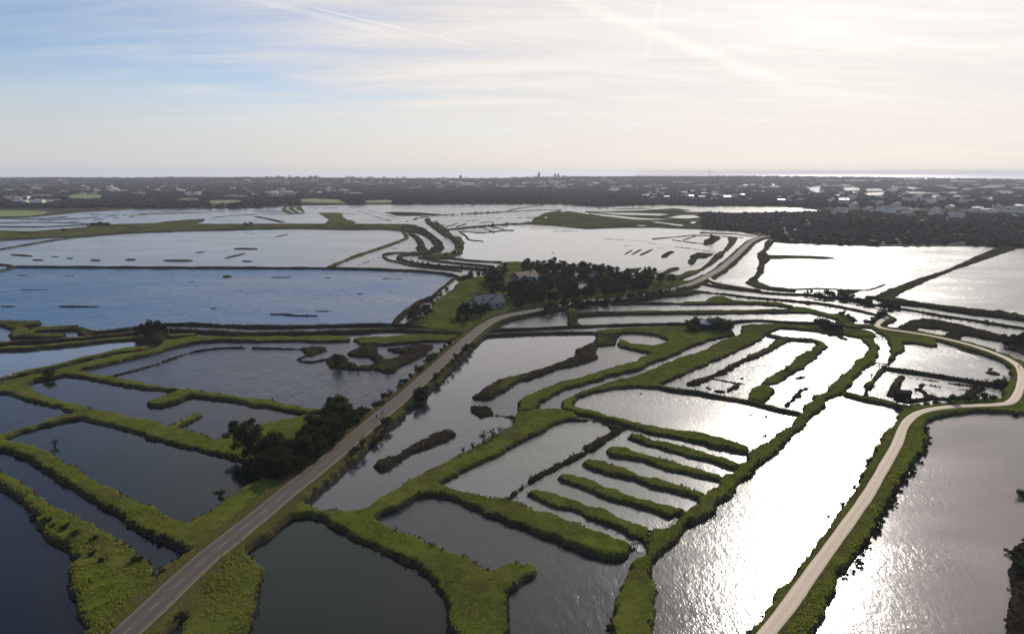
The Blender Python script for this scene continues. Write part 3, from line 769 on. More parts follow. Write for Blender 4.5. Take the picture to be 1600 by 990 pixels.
class Field:
    """ground plan on a grid: signed distance to the waterline, height and cover of the bank"""
    R = 6.0
    def __init__(self, x0, x1, y0, y1, res):
        self.x = np.arange(x0, x1 + res, res)
        self.y = np.arange(y0, y1 + res, res)
        self.res = res
        sh = (len(self.y), len(self.x))
        self.f = np.full(sh, -self.R, dtype=np.float32)
        self.h = np.zeros(sh, dtype=np.float32)
        self.k = {c: np.zeros(sh, dtype=np.float32) for c in ('reed', 'dry', 'mud_shade')}
        self.flat = np.zeros(sh, dtype=np.float32)
        self.keen = np.zeros(sh, dtype=np.float32)      # slim banks keep a steadier outline
    def window(self, pts, m):
        i0 = np.searchsorted(self.x, pts[:, 0].min() - m)
        i1 = np.searchsorted(self.x, pts[:, 0].max() + m)
        j0 = np.searchsorted(self.y, pts[:, 1].min() - m)
        j1 = np.searchsorted(self.y, pts[:, 1].max() + m)
        return i0, i1, j0, j1
    def dist(self, pts, closed, m):
        """distance to a polyline, up to m, over the line's window"""
        i0, i1, j0, j1 = self.window(pts, m)
        if i1 <= i0 or j1 <= j0: return None
        d2 = np.full((j1 - j0, i1 - i0), m * m, dtype=np.float32)
        n = len(pts)
        for a in range(n if closed else n - 1):
            p, q = pts[a], pts[(a + 1) % n]
            s = np.array([p, q])
            u0, u1, v0, v1 = self.window(s, m)
            u0, u1, v0, v1 = max(u0, i0), min(u1, i1), max(v0, j0), min(v1, j1)
            if u1 <= u0 or v1 <= v0: continue
            X = self.x[u0:u1][None, :] - p[0]
            Y = self.y[v0:v1][:, None] - p[1]
            e = q - p
            l2 = max(float(e @ e), 1e-9)
            t = np.clip((X * e[0] + Y * e[1]) / l2, 0, 1)
            dd = (X - t * e[0]) ** 2 + (Y - t * e[1]) ** 2
            sub = d2[v0 - j0:v1 - j0, u0 - i0:u1 - i0]
            np.minimum(sub, dd, out=sub)
        return (i0, i1, j0, j1), np.sqrt(d2)
    def inside(self, pts, win):
        i0, i1, j0, j1 = win
        X = self.x[i0:i1][None, :]
        ins = np.zeros((j1 - j0, i1 - i0), dtype=bool)
        n = len(pts)
        for a in range(n):
            p, q = pts[a], pts[(a + 1) % n]
            if p[1] == q[1]: continue
            lo, hi = (p, q) if p[1] < q[1] else (q, p)
            v0 = max(np.searchsorted(self.y, lo[1]), j0)
            v1 = min(np.searchsorted(self.y, hi[1]), j1)
            if v1 <= v0: continue
            Y = self.y[v0:v1][:, None]
            xc = lo[0] + (Y - lo[1]) * (hi[0] - lo[0]) / (hi[1] - lo[1])
            ins[v0 - j0:v1 - j0] ^= X < xc
        return ins
    def put(self, win, sd, kind, h):
        i0, i1, j0, j1 = win
        f = self.f[j0:j1, i0:i1]
        msk = (sd > 0) | (sd > f)
        msk &= sd > -2.5
        hs = self.h[j0:j1, i0:i1]
        hs[msk] = h
        code = {'g': (0, 0, 0), 'b': (1, 0, 0), 'd': (0, 1, 0), 'm': (0, 0, 1), 'r': (0.55, 0, 0)}[kind]
        for c, v in zip(('reed', 'dry', 'mud_shade'), code):
            self.k[c][j0:j1, i0:i1][msk] = v
        np.maximum(f, sd, out=f)
    def slim(self, win, sd):
        i0, i1, j0, j1 = win
        sub = self.keen[j0:j1, i0:i1]
        np.maximum(sub, np.clip(sd, 0, 1), out=sub)
    def apply(self, op):
        typ, kind, h, px, wd = op
        zq = 0.30 * h if typ == 'P' else 0.45 * h
        pts = np.array([at(x, y, zq)[:2] for x, y in px])
        if typ == 'L':
            fine = np.array(smooth_line(pts, max(4.0, self.res * 2))) if len(pts) > 2 else pts
            got = self.dist(fine, False, wd / 2 + self.R * 0.6)
            if got is None: return
            self.put(got[0], wd / 2 - got[1], kind, h)
            if wd < 4.5: self.slim(got[0], wd / 2 + 2.5 - got[1])
            return
        got = self.dist(pts, True, self.R)
        if got is None: return
        win, d = got
        ins = self.inside(pts, win)
        sd = np.where(ins, d, -d) - (0.08 if kind == 'g' else 0.0)
        if typ == 'P':
            self.put(win, sd, kind, h)
            if wd < 0: self.slim(win, sd + 2.5)
        else:
            i0, i1, j0, j1 = win
            f = self.f[j0:j1, i0:i1]
            np.minimum(f, -sd, out=f)
    def causeway(self, line, half, top, kind, level):
        got = self.dist(line, False, half + 5.0)
        if got is None: return
        win, d = got
        i0, i1, j0, j1 = win
        sd = half - d
        self.put(win, sd, kind, level)
        # level crown under the carriageway
        fl = np.clip((top + 1.2 - d) / 1.2, 0, 1)
        sub = self.flat[j0:j1, i0:i1]
        np.maximum(sub, fl, out=sub)
        self.h[j0:j1, i0:i1][d < top + 1.5] = level
    def finish(self, rag):
        X, Y = np.meshgrid(self.x, self.y)
        r = self.res
        s1, s2, s3 = max(5.0, 4 * r), max(2.0, 2.2 * r), max(0.9, 1.2 * r)
        self.f += rag * ((vnoise(X, Y, s1, 1) - 0.5) * 1.7 + (vnoise(X, Y, s2, 2) - 0.5) * 0.9 + (vnoise(X, Y, s3, 3) - 0.5) * 0.5) * (1 - self.flat) * (1 - 0.62 * self.keen)
        h = self.h
        for c in [h] + [self.k[q] for q in self.k]:
            for _ in range(2 if r < 1 else 1):
                b = c.copy()
                b[1:-1, 1:-1] = (c[1:-1, 1:-1] * 2 + c[:-2, 1:-1] + c[2:, 1:-1] + c[1:-1, :-2] + c[1:-1, 2:]) / 6
                c[:] = b
        s = np.clip((self.f + 0.45) / (0.95 + 0.35 * r), 0, 1)
        s = s * s * (3 - 2 * s)
        rough = (vnoise(X, Y, s2 * 1.6, 5) - 0.5) * 0.24 + (vnoise(X, Y, s3, 6) - 0.5) * 0.10 + (vnoise(X, Y, s1 * 3, 7) - 0.5) * 0.5
        hh = np.where(self.h < 0.3, 0.5, self.h)
        z = -0.7 + (hh + 0.7) * s + rough * s * np.clip(hh / 1.2, 0.3, 1.1) * (1 - self.flat)
        z -= 0.10 * self.flat           # the carriageway's own bed lies on top
        # cover changes a little along every bank
        n = vnoise(X, Y, 14.0, 9)
        self.k['reed'] = np.clip(self.k['reed'] + (n - 0.62) * 1.1 * (1 - self.k['dry']) + (np.clip(1.3 - self.f, 0, 1.3) * 0.5) * (1 - self.k['dry']), 0, 1)  # edge term also browns the bank sides to stand for their shade
        m_ = vnoise(X, Y, 7.0, 12) * 0.6 + vnoise(X, Y, 2.5, 13) * 0.4
        self.k['dry'] = np.clip(self.k['dry'] + np.clip((m_ - 0.54) * 4.0, 0, 0.75) * (1 - self.k['reed']), 0, 1)
        self.k['mud_shade'] = np.clip(self.k['mud_shade'] + np.clip(0.62 - self.f + (vnoise(X, Y, s2, 14) - 0.5) * 0.8, 0, 0.7) * 1.5, 0, 1)  # mud at the waterline plus painted shade on the bank sides
        return X, Y, z
    def mesh_arrays(self, rag=1.0):
        X, Y, z = self.finish(rag)
        self.X, self.Y, self.Z = X, Y, z
        land = self.f > -0.5
        q = land[:-1, :-1] | land[1:, :-1] | land[:-1, 1:] | land[1:, 1:]
        j, i = np.nonzero(q)
        nx = X.shape[1]
        quads = np.stack([j * nx + i, j * nx + i + 1, (j + 1) * nx + i + 1, (j + 1) * nx + i], 1)
        used = np.unique(quads)
        remap = np.full(X.size, -1, dtype=np.int64)
        remap[used] = np.arange(len(used))
        v = np.stack([X.ravel()[used], Y.ravel()[used], z.ravel()[used]], 1)
        at_ = {c: self.k[c].ravel()[used] for c in self.k}
        return v, remap[quads], at_
    def sample(self, x, y):
        """(height, signed distance) of the ground at points, if this grid covers them"""
        i = np.clip(((np.asarray(x) - self.x[0]) / self.res).round().astype(int), 0, len(self.x) - 1)
        j = np.clip(((np.asarray(y) - self.y[0]) / self.res).round().astype(int), 0, len(self.y) - 1)
        return self.Z[j, i], self.f[j, i], self.k['reed'][j, i]

FIELDS = [Field(-380, 400, 70, 430, 0.6), Field(-800, 860, 430, 1060, 1.5), Field(-1650, 1750, 1060, 1800, 5.0)]
allv, allq, alla, base = [], [], {'reed': [], 'dry': [], 'mud_shade': []}, 0
for fi, F in enumerate(FIELDS):
    for op in OPS:
        F.apply(op)
    if fi < 2:
        F.causeway(road_line, 6.2, 3.4, 'd', ROAD_Z)
        F.causeway(path_line, 3.0, 1.7, 'g', PATH_Z)
        F.causeway(side_line, 3.0, 1.5, 'd', ROAD_Z - 0.3)
    v, q, a_ = F.mesh_arrays(1.0 if fi == 0 else 1.2)
    allv.append(v); allq.append(q + base); base += len(v)
    for c in alla: alla[c].append(a_[c])
me = np_mesh('marsh_ground', np.vstack(allv), np.vstack(allq), [M['ground']], True, None, {c: np.concatenate(alla[c]) for c in alla})
marsh = tag(link('marsh_ground', me), kind='structure')
marsh['label'] = 'green turf banks and brown reedy islands between the salt ponds'

def ground(x, y):
    """ground height at one point of the marsh"""
    for F in FIELDS:
        if F.y[0] <= y <= F.y[-1]:
            z, f, _ = F.sample(x, y)
            return max(float(z), 0.0)
    return 1.5

# ------------------------------------------------------------------ carriageways
def ribbon(name, line, half, z, mat, across=(-1, -0.6, -0.3, 0, 0.3, 0.6, 1)):
    d = np.gradient(line, axis=0)
    d /= np.linalg.norm(d, axis=1)[:, None] + 1e-9
    nrm = np.stack([d[:, 1], -d[:, 0]], 1)
    n, k = len(line), len(across)
    edge = 0.25 * (vnoise(line[:, 0], line[:, 1], 6.0, 21) - 0.5)
    V, A = [], []
    for a in across:
        off = a * half + (np.sign(a) * edge if abs(a) == 1 else 0)
        p = line + nrm * np.reshape(off * np.ones(n), (n, 1))
        V.append(np.column_stack([p, np.full(n, z - 0.05 * a * a - (0.12 if abs(a) == 1 else 0))]))
        A.append(np.full(n, a * half))
    V = np.stack(V, 1).reshape(-1, 3)
    A = np.stack(A, 1).ravel()
    i, j = np.meshgrid(np.arange(n - 1), np.arange(k - 1), indexing='ij')
    b = (i * k + j).ravel()
    Q = np.stack([b, b + 1, b + k + 1, b + k], 1)
    o = link(name, np_mesh(name, V, Q, [mat], True, None, {'across': A}))
    return tag(o, kind='structure'), d, nrm

road, rd, rn = ribbon('road', road_line, 3.1, ROAD_Z + 0.04, M['asphalt'])
road['label'] = 'straight grey country road on its causeway between the ponds'
# broken white line along the middle: each dash a slab of its own on the near stretch
s = np.concatenate([[0], np.cumsum(np.linalg.norm(np.diff(road_line, axis=0), axis=1))])
dash_me = MB().box((0, 0, 0), (0.075, 3.0, 0.006)).mesh('dash', M['paint'])
k = 0
while k * 7.2 < 66:
    u = k * 7.2
    x, y = np.interp(u, s, road_line[:, 0]), np.interp(u, s, road_line[:, 1])
    dx, dy = np.interp(u, s, rd[:, 0]), np.interp(u, s, rd[:, 1])
    o = link('dash', dash_me, road, (x, y, ROAD_Z + 0.047))
    o.rotation_euler = (0, 0, math.atan2(dy, dx) - math.pi / 2)
    k += 1
path, pd_, pn = ribbon('gravel_path', path_line, 1.5, PATH_Z + 0.04, M['gravel'])
path['label'] = 'pale sandy gravel path curving along the bank of the brown pond'
side_track, _, _ = ribbon('track', side_line, 1.5, ROAD_Z - 0.26, M['gravel'])
side_track['label'] = 'short pale track leaving the road towards the long bank'

# ------------------------------------------------------------------ water: one sheet, and ponds of their own colour and ruffle
def sheet(name, pts, z, mat, label=None):
    v = [(p[0], p[1], z) for p in pts]
    bm = bmesh.new()
    bm.faces.new([bm.verts.new(p) for p in v])
    bmesh.ops.triangulate(bm, faces=bm.faces[:])
    bmesh.ops.recalc_face_normals(bm, faces=bm.faces[:])
    if bm.faces[:] and bm.faces[0].normal.z < 0:
        bmesh.ops.reverse_faces(bm, faces=bm.faces[:])
    me = bpy.data.meshes.new(name)
    bm.to_mesh(me)
    bm.free()
    me.materials.append(mat)
    o = tag(link(name, me), kind='structure')
    if label: o['label'] = label
    return o

sheet('water', [(-2600, 40), (2600, 40), (2600, 1880), (-2600, 1880)], 0.0, M['water'], 'salt marsh water in the channels and ponds')
NPOND = [0]
def pond(mat, label, *px):
    NPOND[0] += 1
    return sheet('pond', [at(x, y, 0.0) for x, y in px], 0.015 + 0.005 * NPOND[0], M[mat], label)
pond('ruffled', 'broad blue pond ruffled by the wind, full of low shoals', (-200,420), (0,419), (200,418), (400,419), (600,421.5), (685,427), (712,433), (690,450), (655,473), (620,500), (608,507), (450,510), (300,507), (230,510), (170,517), (150,513), (60,505), (-200,520))
pond('steely', 'wide silver pond above the blue pond, dotted with dark islets', (-200,400), (0,389), (76,376), (151,368.5), (202,364), (278,361.5), (400,358.5), (628,362), (634,371), (582,391), (515,416.5), (400,418), (200,417.5), (20,417), (-200,405))
pond('chop', 'dark blue choppy pond beside the road and its pine grove', (126,581), (156,573), (252,548), (316,535), (560,533), (590,539), (660,534), (705,530), (730,528), (660,590), (590,650), (500,645), (450,638), (400,628), (290,612), (177,592))
pond('dusky', 'long dark pond between the two long turf banks on the left', (77,592), (101,587), (136,592), (177,600), (215,606), (262,612), (354,627), (400,635), (483,649), (540,640), (430,660), (375,672), (340,688), (303,678), (215,655), (150,642), (101,629), (58,614), (45,603))
pond('dusky', 'dark corner pond on the far left below the ditch bank', (-150,640), (0,614), (63,630), (120,650), (60,668), (0,685), (-150,720))
pond('dusky', 'dark creek between the two near left banks', (-150,740), (0,703), (33,712), (83,744), (149,785), (207,821), (294,863), (280,884), (240,889), (160,834), (80,795), (0,735))
pond('dusky', 'dark pond in the near left corner', (-150,715), (0,757), (56,805), (86,848), (110,878), (112,905), (130,990), (150,1060), (-300,1060))
pond('calm', 'grey pond left of the long reedy banks', (-200,570), (0,549), (101,541), (215,533), (235,538), (172,550), (75,574), (0,591), (-200,650))
pond('green_water', 'murky green pond left of the road below the pines', (0,690), (60,668), (120,656), (182,670), (252,691), (354,716), (400,735), (395,758), (350,785), (290,820), (212,785), (141,749), (83,713))
pond('green_water', 'dark green pond at the foot of the road', (428,808), (461,804), (501,813), (541,833), (592,861), (642,884), (668,900), (720,990), (740,1060), (370,1060), (400,930), (412,885), (380,856), (394,835))
pond('calm', 'slate coloured pond between the road and the long turf bank', (730,530), (760,524), (930,522), (929,534), (896,558), (845,577), (779,594), (738,621), (736,641), (746,652), (800,652), (796,667), (736,703), (684,740), (615,783), (583,806), (541,813), (476,799), (440,800), (500,745), (580,690), (660,610))
pond('silty', 'silty grey pond left of the comb of turf tongues', (693,757), (740,730), (800,701), (866,662), (908,655), (957,665), (968,675), (908,713), (826,755), (797,780), (790,786), (754,785), (693,765))
pond('silty', 'silty pond combed by five turf tongues', (908,652), (941,656), (1015,675), (1090,692), (1166,711), (1166,719), (1126,760), (1053,812), (1037,829), (1014,857), (1000,864), (984,853), (931,841), (850,809), (802,790), (795,782), (868,731), (972,671))
pond('bright', 'long sunlit pond glittering white beside the sandy path', (1296,621), (1351,628), (1407,640), (1389,668), (1356,718), (1336,768), (1301,811), (1253,882), (1190,980), (1150,1060), (1018,1060), (1024,899), (1040,862), (1113,799), (1200,718), (1268,654))
pond('brown_water', 'broad brown pond glittering to the right of the sandy path', (1449,668), (1452,658), (1493,646), (1564,642), (1640,648), (2200,750), (2600,1060), (1240,1060), (1320,899), (1374,820), (1432,720))
pond('pale', 'sunlit pond with speckled glitter above the comb of turf tongues', (896,634), (906,622), (962,607), (1027,607), (1116,618), (1225,641), (1245,652), (1213,692), (1174,701), (1090,678), (977,658))

pond('silver', 'broad silver pond between the meander and the scrub', (728,362), (755,363), (800,353), (860,359), (925,357), (1030,357), (1098,360), (1100,382), (1118,395), (1108,408), (1060,421), (1000,425), (940,421), (860,414), (800,409), (727,405), (712,397), (724,388), (722,372))
pond('white', 'white glaring pond right of the road end', (1207,378), (1290,382), (1400,384.5), (1540,385), (1528,399), (1478,422), (1427,438), (1377,455), (1351,453), (1283,450), (1233,451), (1190,441), (1186,435), (1197,413), (1205,404), (1202,397))
pond('white', 'white glaring pond beyond the diagonal bank', (1586,389), (1700,392), (2300,420), (2200,580), (1600,496), (1514,483), (1438,473), (1396,465), (1415,455), (1490,423), (1536,407))

# ------------------------------------------------------------------ inland country behind the marsh, and the sea
SKYLINE = [(-400,277), (0,277), (300,276.8), (480,276.5), (620,277.5), (700,278), (790,278), (830,276.5), (900,275.5), (1000,275), (1100,274.4), (1160,273.8), (1230,275), (1300,276), (1400,276.8), (1500,278.5), (1600,279.3), (2000,280)]
HORIZON_V = 450 - FPX * SP / CP           # level rays meet the frame in this row
LAND_END = 5200.0
def far_height(x, y):
    """rise of the inland ground towards its last ridge"""
    px = 800 + np.asarray(x) / np.maximum(y, 1) * FPX * 1.0145
    sk = np.interp(px, [p[0] for p in SKYLINE], [p[1] for p in SKYLINE])
    top = H - LAND_END * (sk - HORIZON_V) / FPX * 0.975 - 9.0
    t = np.clip((np.asarray(y) - 3200) / (LAND_END - 3200), 0, 1)
    t = t * t * (3 - 2 * t)
    return 1.5 + (top - 1.5) * t + (vnoise(x, y, 420.0, 31) - 0.5) * 5.0 * t
SHORE = [(-2400,345), (-1000,345), (-300,340), (0,338), (60,337), (110,332.5), (126,330.5), (200,326.5), (280,325.5), (400,324.5), (450,320.5), (560,319.5), (700,317.7), (800,317.7), (880,318), (905,320.5), (940,322), (1000,320), (1060,319.5), (1100,321.5), (1200,322), (1245,323), (1300,330.5), (1240,333), (1140,334), (1094,333), (1099,357), (1150,360), (1200,368), (1214,377.5), (1290,381.5), (1380,383.5), (1500,383.5), (1586,385.5), (1700,388), (2600,410)]
sh = np.array([at(x, y, 1.2)[:2] for x, y in SHORE])
xs = np.linspace(-6200, 6200, 311)
ys = np.concatenate([np.arange(600, 1900, 20), np.arange(1900, LAND_END + 1, 70), [LAND_END + 60]])
Xg, Yg = np.meshgrid(xs, ys)
Zg = far_height(Xg, Yg)
Zg[-1] = -2
poly = np.vstack([sh, [[9000, 700], [9000, 9000], [-9000, 9000], [-9000, 1500]]])
FF = Field(0, 1, 0, 1, 1)
FF.x, FF.y = xs, ys
ins = FF.inside(poly, (0, len(xs), 0, len(ys)))
sdm = np.zeros_like(Zg)
Zs = np.where(ins, Zg, -3.0)
j, i = np.nonzero(ins[:-1, :-1] | ins[1:, :-1] | ins[:-1, 1:] | ins[1:, 1:])
nx = len(xs)
Q = np.stack([j * nx + i, j * nx + i + 1, (j + 1) * nx + i + 1, (j + 1) * nx + i], 1)
inland = tag(link('terrain', np_mesh('terrain', np.stack([Xg.ravel(), Yg.ravel(), Zs.ravel()], 1), Q, [M['far']], True)), kind='structure')
inland['label'] = 'dark inland country of hedges and low ridges behind the marsh'
sheet('sea', [(330, 1870), (25000, 1870), (25000, 20000), (3600, 20000)], -1.0, M['sea'], 'open sea on the horizon')

FIELD_PX = []
def field(label, mat, *px, lift=0.35):
    FIELD_PX.append(px)
    pts = []
    for x, y in px:
        p = at(x, y, 1.5)
        pts.append((p[0], p[1]))
    n = len(pts)
    v = [(p[0], p[1], float(far_height(p[0], p[1])) + lift) for p in pts]
    bm = bmesh.new()
    bm.faces.new([bm.verts.new(p) for p in v])
    bmesh.ops.triangulate(bm, faces=bm.faces[:])
    bmesh.ops.recalc_face_normals(bm, faces=bm.faces[:])
    me = bpy.data.meshes.new('field')
    bm.to_mesh(me); bm.free()
    me.materials.append(mat)
    o = tag(link('pond' if mat is M['calm'] else 'field', me), kind='structure')
    o['label'] = label
field('green meadow sloping down to the marsh on the far left', M['field'], (-60,329), (40,329), (76,331), (70,335), (40,338), (-60,340))
field('narrow green field under the far village', M['field'], (38,313), (90,311.5), (110,312.5), (70,317), (36,316))
field('green field below the church village', M['field'], (104,306), (120,303.8), (162,304.5), (158,308.5), (140,310.5), (108,308.5))
field('long green field at the edge of the bare wood', M['field'], (466,311.5), (490,310.3), (530,312), (549,316), (530,316.8), (472,315.5))
field('small green field at the edge of the bare wood', M['field'], (569,314), (600,312.5), (618,314), (610,316), (575,316.3))
field('pale field strip behind the pans', M['field'], (322,314), (360,312.5), (392,314), (360,317), (330,318))
field('olive field strip beyond the hedge', M['field'], (890,309.5), (897,309.3), (896,313.5), (888,313.5))
# hedged strips of plough and pasture far inland
fr = random.Random(33)
for i in range(110):
    x, y = fr.uniform(-40, 1640), fr.choice((fr.uniform(279.8, 286), fr.uniform(284, 297), fr.uniform(296, 314)))
    if (555 < x < 950 and y > 292) or (1080 < x < 1560 and y > 302): continue
    hw, hd = fr.uniform(8, 30), fr.uniform(0.35, 0.8) * (y - 268) / 16
    sk = fr.uniform(-6, 6)
    field('strip of plough or pasture among the far hedges', fr.choice((M['field'], M['stubble'], M['stubble'], M['far'])), (x - hw, y), (x - hw * 0.3 + sk, y - hd), (x + hw, y - hd * 0.3), (x + hw * 0.4 + sk, y + hd * 0.8))
for pts in ([(1254,293.5), (1282,291.5), (1285,296), (1291,299), (1275,301), (1266,297)], [(1296,289), (1320,288.6), (1340,290), (1320,291.5)], [(1312,294), (1345,293), (1348,296.5), (1320,298)],
            [(1325,300.5), (1345,298.5), (1340,302.5)], [(1350,295), (1378,294.5), (1380,298), (1352,298)], [(1346,302), (1382,300.5), (1380,305), (1358,305.5)], [(1290,296.2), (1308,295), (1304,297.2)],
            [(1402,293), (1424,291.6), (1450,294), (1425,295)], [(1395,301.5), (1440,300.8), (1480,301.4), (1440,302.6)], [(1462,298), (1490,299.5), (1475,300.8)], [(1446,307), (1472,305.6), (1474,308), (1450,308.5)], [(1520,309.4), (1555,308.2), (1550,311)],
            [(880,284.2), (930,283.2), (938,284.3), (890,285)], [(1238,308), (1246,305), (1262,304.5)], [(1430,289.5), (1500,288.9), (1470,290.4)], [(1380,291), (1400,290.5), (1395,292)]):
    field('small bright pool shining among the far fields', M['calm'], *pts, lift=0.6)

# ------------------------------------------------------------------ air
hz = MB().box((0, 10300, 48), (54000, 20900, 104)).mesh('haze')
hm, ht, hout = new_mat('pale_haze')
pv = ht.node('ShaderNodeVolumePrincipled')
pv.inputs['Color'].default_value = (0.73, 0.76, 0.86, 1)
pv.inputs['Density'].default_value = 0.00008
pv.inputs['Anisotropy'].default_value = 0.25
ht.link(pv.outputs[0], hout.inputs['Volume'])
hz.materials.append(hm)
haze = tag(link('haze', hz), kind='stuff')
haze['label'] = 'pale sea haze over the whole marsh'

# ------------------------------------------------------------------ trees and shrubs: a few of each kind, then copies
def leaf_cloud(lobes, n, size, rs, up=0.35):
    """many small leaf-clump faces spread through the crown's lobes: (centre, radii)"""
    V, Fc = [], []
    vol = np.array([l[1][0] * l[1][1] * l[1][2] for l in lobes]) ** 0.8
    pick = rs.choice(len(lobes), n, p=vol / vol.sum())
    for q in pick:
        c, r = np.array(lobes[q][0]), np.array(lobes[q][1])
        d = rs.normal(size=3)
        d /= np.linalg.norm(d)
        rad = rs.rand() ** 0.45
        p = c + d * r * rad
        s = size * (0.6 + 0.8 * rs.rand())
        a = rs.normal(size=3); a /= np.linalg.norm(a)
        b = np.cross(a, rs.normal(size=3)); b /= np.linalg.norm(b) + 1e-9
        b[2] += up
        k = len(V)
        V += [p - a * s * 0.5 - b * s * 0.35, p + a * s * 0.5 - b * s * 0.3, p + a * s * 0.25 + b * s * 0.5, p - a * s * 0.3 + b * s * 0.45]
        Fc.append((k, k + 1, k + 2, k + 3))
    return np.array(V), np.array(Fc)

def make_tree(name, kind, seed, height):
    """an Empty at the foot, with trunk (and limbs) and crown as parts; the labels are set by the planting"""
    rs = np.random.RandomState(seed)
    t = empty(name)
    tm = MB()
    lean = rs.uniform(-0.5, 0.5, 2)
    lobes = []
    if kind == 'pine':
        top = np.array((lean[0], lean[1], height * 0.78))
        tm.tube([(0, 0, -0.4), (lean[0] * 0.3, lean[1] * 0.3, height * 0.35), tuple(top)], [0.26, 0.2, 0.07], 7)
        for i in range(11):
            a = rs.uniform(0, 6.28); zf = rs.uniform(0.34, 0.95)
            rr = height * (0.30 * (1.05 - zf) + 0.10) * rs.uniform(0.6, 1.2)
            c = (lean[0] * zf + math.cos(a) * rr, lean[1] * zf + math.sin(a) * rr, height * zf)
            s_ = height * rs.uniform(0.09, 0.16)
            lobes.append((c, (s_ * 1.3, s_ * 1.3, s_ * 0.8)))
            tm.tube([(lean[0] * zf * 0.8, lean[1] * zf * 0.8, height * zf * 0.8), c], [0.09, 0.03], 5)
        lobes.append(((lean[0], lean[1], height * 0.9), (height * 0.10, height * 0.10, height * 0.12)))
        n, sz, mat = 950, 0.50, M['pine']
    elif kind == 'broad':
        tm.tube([(0, 0, -0.4), (lean[0] * 0.4, lean[1] * 0.4, height * 0.4), (lean[0], lean[1], height * 0.8)], [0.3, 0.22, 0.06], 7)
        for i in range(10):
            a = rs.uniform(0, 6.28); zf = rs.uniform(0.28, 0.86)
            rr = height * 0.30 * math.sin(min(zf, 0.8) * 2.6 + 0.3) * rs.uniform(0.4, 1.1)
            c = (lean[0] * zf + math.cos(a) * rr, lean[1] * zf + math.sin(a) * rr, height * zf)
            s_ = height * rs.uniform(0.12, 0.20)
            lobes.append((c, (s_ * 1.1, s_ * 1.1, s_)))
            tm.tube([(lean[0] * zf * 0.6, lean[1] * zf * 0.6, height * zf * 0.55), c], [0.1, 0.03], 5)
        n, sz, mat = 1000, 0.58, M['broad']
    elif kind == 'shrub':
        for i in range(6):
            a = rs.uniform(0, 6.28); rr = height * rs.uniform(0.1, 0.55)
            c = (math.cos(a) * rr, math.sin(a) * rr, height * rs.uniform(0.3, 0.72))
            s_ = height * rs.uniform(0.2, 0.34)
            lobes.append((c, (s_ * 1.2, s_ * 1.2, s_)))
            tm.tube([(c[0] * 0.15, c[1] * 0.15, -0.2), c], [0.06, 0.02], 5)
        n, sz, mat = 300, height * 0.15, M['broad']
    else:           # bare: twiggy, see-through
        for i in range(11):
            a = rs.uniform(0, 6.28); rr = height * rs.uniform(0.15, 0.42)
            c = (math.cos(a) * rr, math.sin(a) * rr, height * rs.uniform(0.55, 1.0))
            mid = (c[0] * 0.45, c[1] * 0.45, c[2] * 0.5)
            tm.tube([(c[0] * 0.06, c[1] * 0.06, -0.2), mid, c], [0.07, 0.045, 0.012], 5)
            s_ = height * rs.uniform(0.12, 0.2)
            lobes.append(((c[0] * 0.9, c[1] * 0.9, c[2] * 0.86), (s_ * 1.2, s_ * 1.2, s_ * 1.2)))
        n, sz, mat = 220, height * 0.07, M['scrub']
    tm.build('trunk', M['bark'], t)
    V, Fc = leaf_cloud(lobes, n, sz, rs)
    link('crown', np_mesh('crown', V, Fc, [mat]), t)
    t['height'] = height
    return t

PROTO = {'pine': [make_tree('pine_tree', 'pine', 100 + i, 10.0) for i in range(4)],
         'broad': [make_tree('evergreen_tree', 'broad', 200 + i, 9.0) for i in range(4)],
         'shrub': [make_tree('shrub', 'shrub', 300 + i, 2.6) for i in range(4)],
         'bare': [make_tree('bare_shrub', 'bare', 400 + i, 3.0) for i in range(4)]}
CATS = {'pine': 'tree', 'broad': 'tree', 'shrub': 'shrub', 'bare': 'shrub'}
USED = set()
rt = random.Random(5)
def plant(kind, px, py, hgt, label, group=None, zg=None, xy=None):
    p = xy if xy is not None else at(px, py, 1.0)
    src = rt.choice(PROTO[kind])
    if src.name not in USED:
        USED.add(src.name)
        o = src
    else:
        o = copy_tree(src)
    z = zg if zg is not None else ground(p[0], p[1])
    o.location = (p[0], p[1], z - 0.1)
    k = hgt / src['height']
    o.scale = (k * rt.uniform(0.85, 1.2), k * rt.uniform(0.85, 1.2), k * rt.uniform(0.92, 1.08))
    o.rotation_euler = (0, 0, rt.uniform(0, 6.28))
    tag(o, label, CATS[kind], group)
    return o

# the pine grove left of the road
for x, y, h_ in ((366,702,8), (381,708,9), (393,700,9.5), (405,713,9), (416,722,8)):
    plant('pine', x, y, h_, 'stone pine with bare trunk at the pond end of the grove', 'pines at the pond end of the roadside grove')
for x, y, h_ in ((428,712,9), (436,728,8), (447,716,9), (443,742,6.5), (458,722,9.5), (455,738,8), (470,712,10), (472,727,9), (484,702,10), (488,717,8.5), (497,692,11), (503,704,9),
                 (508,681,12), (517,691,11), (523,672,12.5), (530,681,11), (536,662,11.5), (541,670,9), (548,659,8), (512,668,10), (528,657,10), (466,733,7), (480,724,7), (495,711,7), (430,741,6), (420,732,7), (408,728,7)):
    plant('broad' if rt.random() < 0.65 else 'pine', x, y, h_ * 0.78, ('tall' if h_ > 9.6 else 'low' if h_ < 7.6 else 'middling') + ' dense dark tree in the roadside grove ' + ('at its far end' if x > 505 else 'in its middle' if x > 460 else 'at its near end'), 'dark trees packed along the left side of the road')
